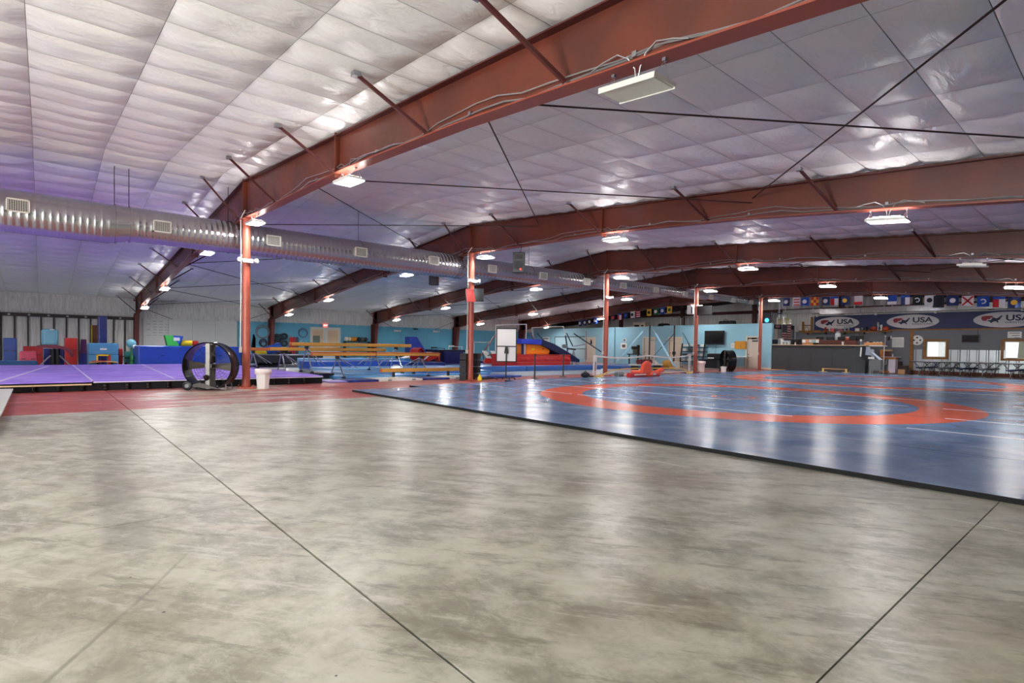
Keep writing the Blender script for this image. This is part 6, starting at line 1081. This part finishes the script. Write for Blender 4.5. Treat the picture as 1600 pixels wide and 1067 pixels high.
def emblem(yc, zc, hw, hh):
    n_ = 40; MB().prism([(XB-.012, yc+hw*math.cos(2*PI*i/n_), zc+hh*math.sin(2*PI*i/n_)) for i in range(n_)], (.012, 0, 0)).build('oval', EL, t)
    s_ = hw*.42; u0 = yc+hw*.74
    for P_, mt, nm in ((REDP, LR, 'map_red_half'), (NAVP, LN, 'map_navy_half')):
        bmq = MB().prism([(XB-.02, u0-p[0]*s_*1.05, zc-hh*.42+p[1]*hh*.95) for p in P_], (.006, 0, 0)); bmq.build(nm, mt, t)
    text('lettering', 'USA', hh*1.02, (XB-.018, yc-hw*.38, zc+hh*.18), LN, t, bold=.012, squeeze=1.25, depth=.003); text('lettering', 'WRESTLING', hh*.34, (XB-.018, yc-hw*.38, zc-hh*.38), LN, t, squeeze=1.35, depth=.003)
for (xa, xb) in ((1275.5, 1341), (1386, 1467)): y1, y0 = PX(xa, 503, XB).y, PX(xb, 503, XB).y; emblem((y0+y1)/2, 3.16, 1.32, .42)
emblem(5.1, 3.16, 1.36, .43); emblem(.2, 3.16, 1.36, .43)
# rectangular galvanised duct hung on pipe pairs
t = thing('wall_duct', 'long flat galvanised duct hung on pipes above the navy banner', 'duct', (39.5, 6, 3.9)); ya = PX(1224, 487, 39.5).y; x_ = ya; k = 0
while x_ > -6.5: MB().bx(39.35, 39.85, x_-2.4, x_-.01, 3.74 if k > 0 else 3.84, 4.08 if k > 0 else 4.1).build('duct_length', M('galv_bright', (190, 190, 188), .25, .75, .25, 1.5, .2, 2), t); x_ -= 2.41; k += 1
for px in (1218, 1270.5, 1324, 1382, 1480, 1566):
    yy_ = PX(px, 470, 39.4).y
    for d_ in (0, -.42): MB().cyl((39.4, yy_+d_, 3.72 if px > 1220 else 3.3), (39.4, yy_+d_, roof(yy_)-.1), .03, n=8).build('hanger_pipe', SILV, t)
for px in (1276, 1368, 1461, 1597): q = PX(px, 496, 39.5); MB().cyl((39.55, q.y, 3.58), (39.55, q.y, 3.74), .07, .05, n=12).build('air_nozzle', WHITE, t)
MB().lathe([(.12, 0), (.14, .1), (.1, .2)], (39.45, ya+.15, 3.96), (0, 1, 0), 12).build('end_elbow', M('galv_bright', (190, 190, 188), .25, .75), t)
# trophy shelf under the banner
t = thing('trophy_shelf', 'long brown wall shelf under the left part of the navy banner', 'shelf', (XB-.15, 12, 2.6)); ys1, ys0 = PX(1255, 518, XB-.2).y, PX(1392, 517, XB-.2).y; MB().bx(XB-.36, XB-.06, ys0, ys1, 2.54, 2.6).build('shelf_board', M('barn_wood', (150, 102, 52), .7), t)
for k in range(5): yy_ = ys0+.3+(ys1-ys0-.6)*k/4; MB().bx(XB-.3, XB-.06, yy_-.02, yy_+.02, 2.4, 2.54).build('shelf_bracket', DKM, t)
items = [(1284, .16, 'dark blue bottle', NAVY), (1290, .3, 'short red figure', REDV), (1296, .24, 'white jar', WHITE), (1301, .18, 'pink box', PINK), (1307, .2, 'grey jar', GREYP), (1313, .16, 'rose tin', M('rose_tin', (170, 110, 120), .5)), (1320, .34, 'pale mint trophy', M('mint_trophy', (150, 190, 186), .3)), (1326, .38, 'silver cup', SILV), (1333, .22, 'navy helmet', NAVY), (1340, .2, 'white and red sneaker box', WHITE), (1347, .24, 'slate bottle', GREYP), (1354, .26, 'black cup', BLACK), (1361, .22, 'bronze figure', M('bronze', (140, 60, 36), .4, .4)), (1366, .3, 'rust coloured pot', M('rust_pot', (160, 64, 40), .5)), (1372, .55, 'tall thin silver trophy', SILV), (1377, .4, 'white cylinder vase', WHITE), (1384, .3, 'orange gourd', M('gourd', (206, 84, 44), .5))]
for k, (px, h, nm, mt) in enumerate(items):
    yy_ = PX(px, 512, XB-.2).y; key = nm.split()[-1]; t = thing('shelf_'+key, '%s on the brown trophy shelf under the banner' % nm, key, (XB-.2, yy_, 2.6))
    if key in ('box', 'tin'): MB().box((XB-.2, yy_, 2.6+h/2), (.16, .24, h)).build('box_body', mt, t); MB().box((XB-.2, yy_, 2.6+h), (.17, .25, .03)).build('lid', REDV if 'red' in nm else mt, t)
    elif key in ('gourd', 'pot', 'helmet'): MB().sph((XB-.2, yy_, 2.6+h*.5), h*.5, 12, (1, 1.2, 1)).build('body', mt, t, smooth=True); MB().cyl((XB-.2, yy_, 2.6+h*.95), (XB-.2, yy_, 2.6+h*1.1), .025, n=8).build('stem', DKM, t)
    else: MB().lathe([(.07, 0), (.075, .03), (.03, h*.3), (.06, h*.6), (.075, h*.8), (.04, h)], (XB-.2, yy_, 2.6), n=12).build('body', mt, t, smooth='auto'); MB().lathe([(.085, 0), (.085, .03)], (XB-.2, yy_, 2.6), n=12).build('base', BLACK, t)
# wood framed nook at the shelf's left end
x_, y1, y0 = XB-.3, PX(1253, 505, XB-.3).y, PX(1269, 505, XB-.3).y; t = thing('barn_wood_frame', 'upright barn wood frame with coiled rope left of the navy banner', 'wood frame', (x_, (y0+y1)/2, 2.6)); MB().bx(x_, x_+.1, y0, y0+.1, 2.55, 3.6).bx(x_, x_+.1, y1-.1, y1, 2.55, 3.3).bx(x_, x_+.1, y0, y1, 2.5, 2.58).bx(x_, x_+.1, y0, y1, 3.0, 3.06).build('timber', BARN, t); MB().tube([(x_-.03, (y0+y1)/2+.15*math.cos(k), 2.78+.15*math.sin(k)) for k in range(7)], .03, closed=True).build('rope_coil', WOODL, t)
# chalk drawing, calendar, thermometer, clock, tv, signs on the grey wall
XG = X0-.004
q = PX(1365, 520, XG); t = thing('chalk_lettering', 'faint white scribbled lettering on the grey wall above the ledge', 'writing', (XG, q.y, q.z)); rr = random.Random(3)
for k in range(9): a_ = k*.7; MB().tube([(XG-.006, q.y+.42-.1*k+.04*math.sin(j*2+a_), q.z+.1*math.cos(j*1.6+a_)) for j in range(5)], .008, 4).build('chalk_stroke', M('chalk', (206, 208, 210), .8), t)
def board(name, label, cat, pxs, mt, inner=None, th=.03, fr=None):
    y0, y1, z0, z1 = rX(*pxs, XG); t = thing(name, label, cat, (XG, (y0+y1)/2, z0)); MB().bx(XG-th, XG, y0, y1, z0, z1).build('panel', mt, t)
    if inner: inner(t, y0, y1, z0, z1, XG-th)
    return t
def grid(t, y0, y1, z0, z1, X):
    g = MB()
    for k in range(8): yy_ = y0+(y1-y0)*(k+.5)/8; g.bx(X-.003, X, yy_-.006, yy_+.006, z0+.05, z1-.1)
    for k in range(6): zz = z0+.06+(z1-z0-.16)*k/5; g.bx(X-.003, X, y0+.04, y1-.04, zz-.006, zz+.006)
    g.build('grid_lines', M('grid_grey', (130, 132, 140), .6), t)
board('wall_calendar', 'white wall calendar with grey grid lines on the grey wall', 'calendar', (1394, 527, 1412.5, 542.5), WHITE, grid)
def lines(t, y0, y1, z0, z1, X):
    for k in range(3): MB().bx(X-.004, X, y0+.08, y1-.08-.1*k, z1-.1-k*.13, z1-.06-k*.13).build('print_line', GREYP, t)
board('wall_sign', 'white printed sign above the right window', 'sign', (1574.5, 518, 1596.5, 528), WHITE, lines)
board('wall_television', 'small black television on the grey wall between the windows', 'television', (1503, 523, 1531.5, 535.5), BLACK, lambda t, y0, y1, z0, z1, X: [MB().bx(X-.006, X, y0+.04, y1-.04, z0+.05, z1-.04).build('screen', M('tv_black', (8, 8, 10), .12, 0, 0), t), MB().tube([(X+.06, (y0+y1)/2-.3, z1), (X+.06, (y0+y1)/2-.3, z1+.7)], .01, 5).build('power_cord', BLACK, t)], th=.1)
q = PX(1433.3, 531.5, XG); t = thing('dot_clock', 'round white wall disc with four dark marks on the grey wall', 'clock', (XG, q.y, q.z)); MB().lathe([(.27, 0), (.3, .01), (.3, .03), (.27, .04)], (XG, q.y, q.z), (-1, 0, 0), 28).build('disc', WHITE, t, smooth='auto')
for k in range(4): MB().sph((XG-.045, q.y+.16*math.cos(k*PI/2), q.z+.16*math.sin(k*PI/2)), .05, 8, (.2, 1, 1)).build('dark_mark', DKM, t)
q = PX(1383.5, 532, XG); t = thing('wall_thermometer', 'thin white thermometer with a round head on the grey wall', 'thermometer', (XG, q.y, q.z)); MB().bx(XG-.02, XG, q.y-.02, q.y+.02, q.z-.35, q.z+.25).build('tube', WHITE, t); MB().sph((XG-.03, q.y, q.z+.28), .05, 10).build('bulb', WHITE, t)
q = PX(1389, 529, XG); t = thing('key_hooks', 'keys and dark gadgets hanging left of the calendar', 'keys', (XG, q.y, q.z)); MB().box((XG-.03, q.y, q.z), (.06, .14, .22)).build('dark_gadget', BLACK, t); MB().box((XG-.03, q.y-.12, q.z+.08), (.04, .06, .16)).build('white_tag', WHITE, t); MB().tube([(XG-.02, q.y+.16, 2.55), (XG-.02, q.y+.16, 1.3)], .01, 5).build('cable', BLACK, t)
# ---------------------------------------------------------------- folding cafeteria tables with attached stools
STB = M('stool_blue', (36, 50, 88), .4)
def cafe(loc, label, group=None):
    t = thing('cafeteria_table', label, 'table', (0, 0, 0)); H = .8
    for k in (-1, 1): MB().bx(-.38, .38, .01 if k > 0 else -1.83, 1.83 if k > 0 else -.01, H-.04, H).build('table_top', M('table_white', (214, 216, 218), .3), t, bevel=.01); MB().bx(-.395, .395, .0 if k > 0 else -1.845, 1.845 if k > 0 else -.0, H-.06, H-.01).build('top_edge', BLACK, t)
    for yy_ in (-1.35, -.45, .45, 1.35):
        MB().tube([(-.62, yy_, .41), (-.5, yy_, .2), (0, yy_, .32), (.5, yy_, .2), (.62, yy_, .41)], .022, 6).build('stool_arm', CHROME, t); MB().tube([(-.3, yy_+.3, H-.08), (0, yy_+.05, .34), (.3, yy_-.3, H-.08)], .018, 6).build('folding_link', M('link_black', (36, 40, 50), .4, .4), t)
        MB().cyl((0, yy_, .3), (0, yy_+(.25 if yy_ < 0 else -.25), H-.04), .02, n=8).build('leg', CHROME, t)
        for s_ in (-1, 1):
            st_ = MB().lathe([(.04, -.03), (.15, .0), (.18, .03), (.175, .06), (.1, .07)], (s_*.62, yy_, .41), n=18).build('stool_seat', STB if yy_ in (-.45, 1.35) else M('stool_grey', (112, 116, 126), .4), t, smooth='auto'); MB().cyl((s_*.62, yy_, .12), (s_*.62, yy_, .4), .014, n=6).build('stool_leg', CHROME, st_)
            MB().cyl((s_*.62, yy_-.015, .06), (s_*.62, yy_+.015, .06), .055, n=12).build('caster', BLACK, t)
            MB().cyl((s_*.45, yy_, .22), (s_*.62, yy_, .12), .014, n=6).build('caster_fork', CHROME, t)
    t.location = loc; return t
c1_ = cafe((37.75, 6.9, 0), 'white cafeteria table with blue stools nearest the mat, left of the row')
dup(c1_, (39.2, 6.75, 0), 0, 'white cafeteria table with attached stools behind the left one, against the steel wainscot')
dup(c1_, (37.3, 3.05, 0), 0, 'white cafeteria table with attached stools at the right edge of the picture'); dup(c1_, (39.15, 2.9, 0), 0, 'white cafeteria table with stools at the right edge, against the window wall')
# ---------------------------------------------------------------- small flags along the farthest free frame
FLG = FX[5]-.16
def col(n, c): return M('flag_'+n, c, .75, 0, .04)
FB, FR, FW, FY, FK, FG, FN = col('blue', (30, 74, 160)), col('red', (190, 34, 44)), col('white', (232, 226, 226)), col('yellow', (240, 190, 60)), col('black', (28, 30, 36)), col('green', (40, 96, 60)), col('navy', (36, 52, 104))
def flag(px, base, emb, lab, w_=.42, h=.5, kind='disc', drop=.0):
    p = PX(px, 475, FLG); y_ = p.y; zt = bot(y_)-.06-drop; t = thing('small_flag', lab, 'flag', (FLG, y_, zt)); f_ = MB(); n_ = 5; vs = []; fs = []
    for i in range(n_+1):
        u = i/n_; dx = .03*math.sin(u*7+px); vs += [(FLG+dx, y_+w_/2-w_*u, zt), (FLG+dx*1.6, y_+w_/2-w_*u, zt-h), (FLG+dx*1.6+.012, y_+w_/2-w_*u, zt-h), (FLG+dx+.012, y_+w_/2-w_*u, zt)]
    for i in range(n_): k = i*4; fs += [(k, k+1, k+5, k+4), (k+2, k+3, k+7, k+6), (k+1, k+2, k+6, k+5), (k+3, k, k+4, k+7)]
    MB().add(vs, fs).build('cloth', base, t); Xf = FLG-.05; zc = zt-h/2
    if kind == 'disc': MB().cyl((Xf, y_, zc), (Xf+.015, y_, zc), .12, n=16).build('emblem', emb, t)
    elif kind == 'cross':
        for s_ in (-1, 1): MB().prism([(Xf, y_+s_*(w_/2-.05), zt-h+.01), (Xf, y_+s_*(w_/2), zt-h+.06), (Xf, y_-s_*(w_/2-.05), zt-.01), (Xf, y_-s_*(w_/2), zt-.06)], (.012, 0, 0)).build('saltire_bar', emb, t)
    elif kind == 'hstripes': MB().bx(Xf, Xf+.012, y_-w_/2, y_+w_/2, zt-h, zt-h+.16).build('lower_stripe', emb, t)
    elif kind == 'vstripe': MB().bx(Xf, Xf+.012, y_-w_/2, y_, zt-h, zt-.12).build('white_half', emb, t); MB().bx(Xf, Xf+.012, y_-w_/2, y_+w_/2, zt-.12, zt).build('blue_top', FB, t)
    elif kind == 'letter': MB().tube([(Xf, y_+.1*math.cos(.6+k*.5), zc+.1*math.sin(.6+k*.5)) for k in range(10)], .03, 5).build('letter_c', emb, t)
    elif kind == 'check':
        for a in range(3):
            for b in range(3):
                if (a+b) % 2 == 0: MB().bx(Xf, Xf+.012, y_-w_/2+w_*a/3, y_-w_/2+w_*(a+1)/3, zt-h+h*b/3, zt-h+h*(b+1)/3).build('check', emb, t)
    elif kind == 'stripes':
        for a in range(3): MB().bx(Xf, Xf+.012, y_-w_/2, y_+w_/2*.6, zt-h+h*(a*.33+.05), zt-h+h*(a*.33+.17)).build('stripe', emb, t)
    MB().cyl((FLG, y_, zt), (FLG, y_, bot(y_)-.02), .006, n=4).build('clip', DKM, t)
FL = [(907, FN, FW, 'faint navy flag with a pale seal, first of the far left run', 'disc'), (914.5, FN, FW, 'navy flag with a white star shape, second of the far left run', 'disc'), (922, FK, FW, 'black flag with a pale seal, third of the far left run', 'disc'), (930.5, FB, FW, 'bright blue flag left of the third column', 'disc'),
 (958.5, FK, FR, 'black flag with a red figure just right of the third column', 'disc'), (968.5, FR, FW, 'dark red flag with a white figure right of the third column', 'vstripe'), (978.5, FN, FB, 'dark teal-navy flag with an arched mark', 'disc'), (988.5, FW, FK, 'white flag with a small black animal mark', 'disc'), (997.5, FR, FW, 'red-edged flag with a white letter shape', 'stripes'), (1014.5, FY, FK, 'yellow flag with a black figure, left yellow one', 'disc'), (1025, FG, FW, 'dark green flag with a white round seal', 'disc'), (1035.5, FB, FW, 'plain blue flag with a light mark between two yellow ones', 'disc'), (1046.5, FY, FG, 'yellow flag nearest the fourth column', 'disc'),
 (1228.5, FN, FW, 'navy flag with a round white seal right of the last column', 'disc'), (1244, FW, FR, 'white flag with a brown bear shape and a red edge', 'stripes'), (1257.5, FB, FW, 'mid blue flag with a large white ring seal', 'disc'), (1273.5, FY, FR, 'gold and red checkered quartered flag', 'check'), (1290, FN, FW, 'navy flag with a bright white round star', 'disc'), (1304, FR, FW, 'red flag with a white lower half and blue corner', 'vstripe'), (1320, FN, FY, 'dark navy flag with a small golden seal', 'disc'), (1341, FW, FR, 'white flag with a red band along its bottom', 'hstripes'), (1394, FB, FW, 'royal blue flag with a white lower band and pale arms', 'hstripes'), (1414.5, FN, FW, 'navy flag with an orange and white upright mark', 'vstripe'), (1433, FK, FW, 'short black flag with a pale letter C', 'letter'), (1452.5, FW, FK, 'white flag with a black oval eagle mark', 'disc'), (1466, FK, FK, 'large plain black flag beside the white eagle flag', 'none'), (1488.5, FN, FW, 'navy flag with a wide white oval seal', 'disc'), (1512, FW, FR, 'white flag with a red diagonal cross', 'cross'), (1536, FB, FW, 'blue flag with a white horned animal head', 'letter'), (1561, FR, FW, 'red and white halved flag with a blue top', 'vstripe'), (1584.5, FN, FY, 'blue flag with a golden round mark at the right edge', 'disc')]
for px, ba, em, lab, kd in FL: flag(px, ba, em, lab, kind=kd, w_=.46 if px > 1440 else .42, h=.62 if px == 1466 else .5)

# ---------------------------------------------------------------- groups for everything that repeats
GROUPS = {'high_bay_light': 'high-bay lights under the red girders', 'bracing_rod': 'dark bracing rods between the girders', 'small_flag': 'small flags along the farthest girder', 'landing_mat': 'landing mats on the gym floor', 'panel_mat': 'front row of flat panel mats', 'balance_beam': 'balance beams', 'hoop': 'hoops on the blue wall', 'ring_weight': 'ring weights on the wall rack', 'paddle_board': 'club shaped boards on the blue wall', 'medicine_ball': 'balls on the ball shelf', 'storage_tub': 'storage tubs along the blue wall', 'stanchion': 'black belt stanchions', 'drum_fan': 'black drum fans', 'crate_stack': 'crate stacks at the second column', 'emergency_light': 'twin-head emergency lights', 'cafeteria_table': 'cafeteria tables by the windows', 'trash_can': 'white bins', 'foam_block': 'foam blocks', 'reclined_board': 'reclined boards', 'loudspeaker': 'black loudspeakers', 'wall_television': 'wall televisions', 'wall_banner': 'striped banners on the office side wall', 'coffee_maker': 'coffee makers on the counter', 'paper_cup': 'paper cups on the ledge', 'duffel_bag': 'bags on top of the offices', 'tumble_track': 'black edged trampolines', 'column_monitor': 'monitors on the columns', 'tree': 'trees in the yard', 'folded_mat': 'upright folded mats', 'parallette_frame': 'low bar frames behind the navy blocks'}
for o in list(S.objects):
    if o.parent is None and o.get('label'):
        k = o.name.split('.')[0]
        if k in GROUPS and not o.get('group'): o['group'] = GROUPS[k]
        elif k.startswith('shelf_'): o['group'] = 'trophies and bottles on the brown shelf'
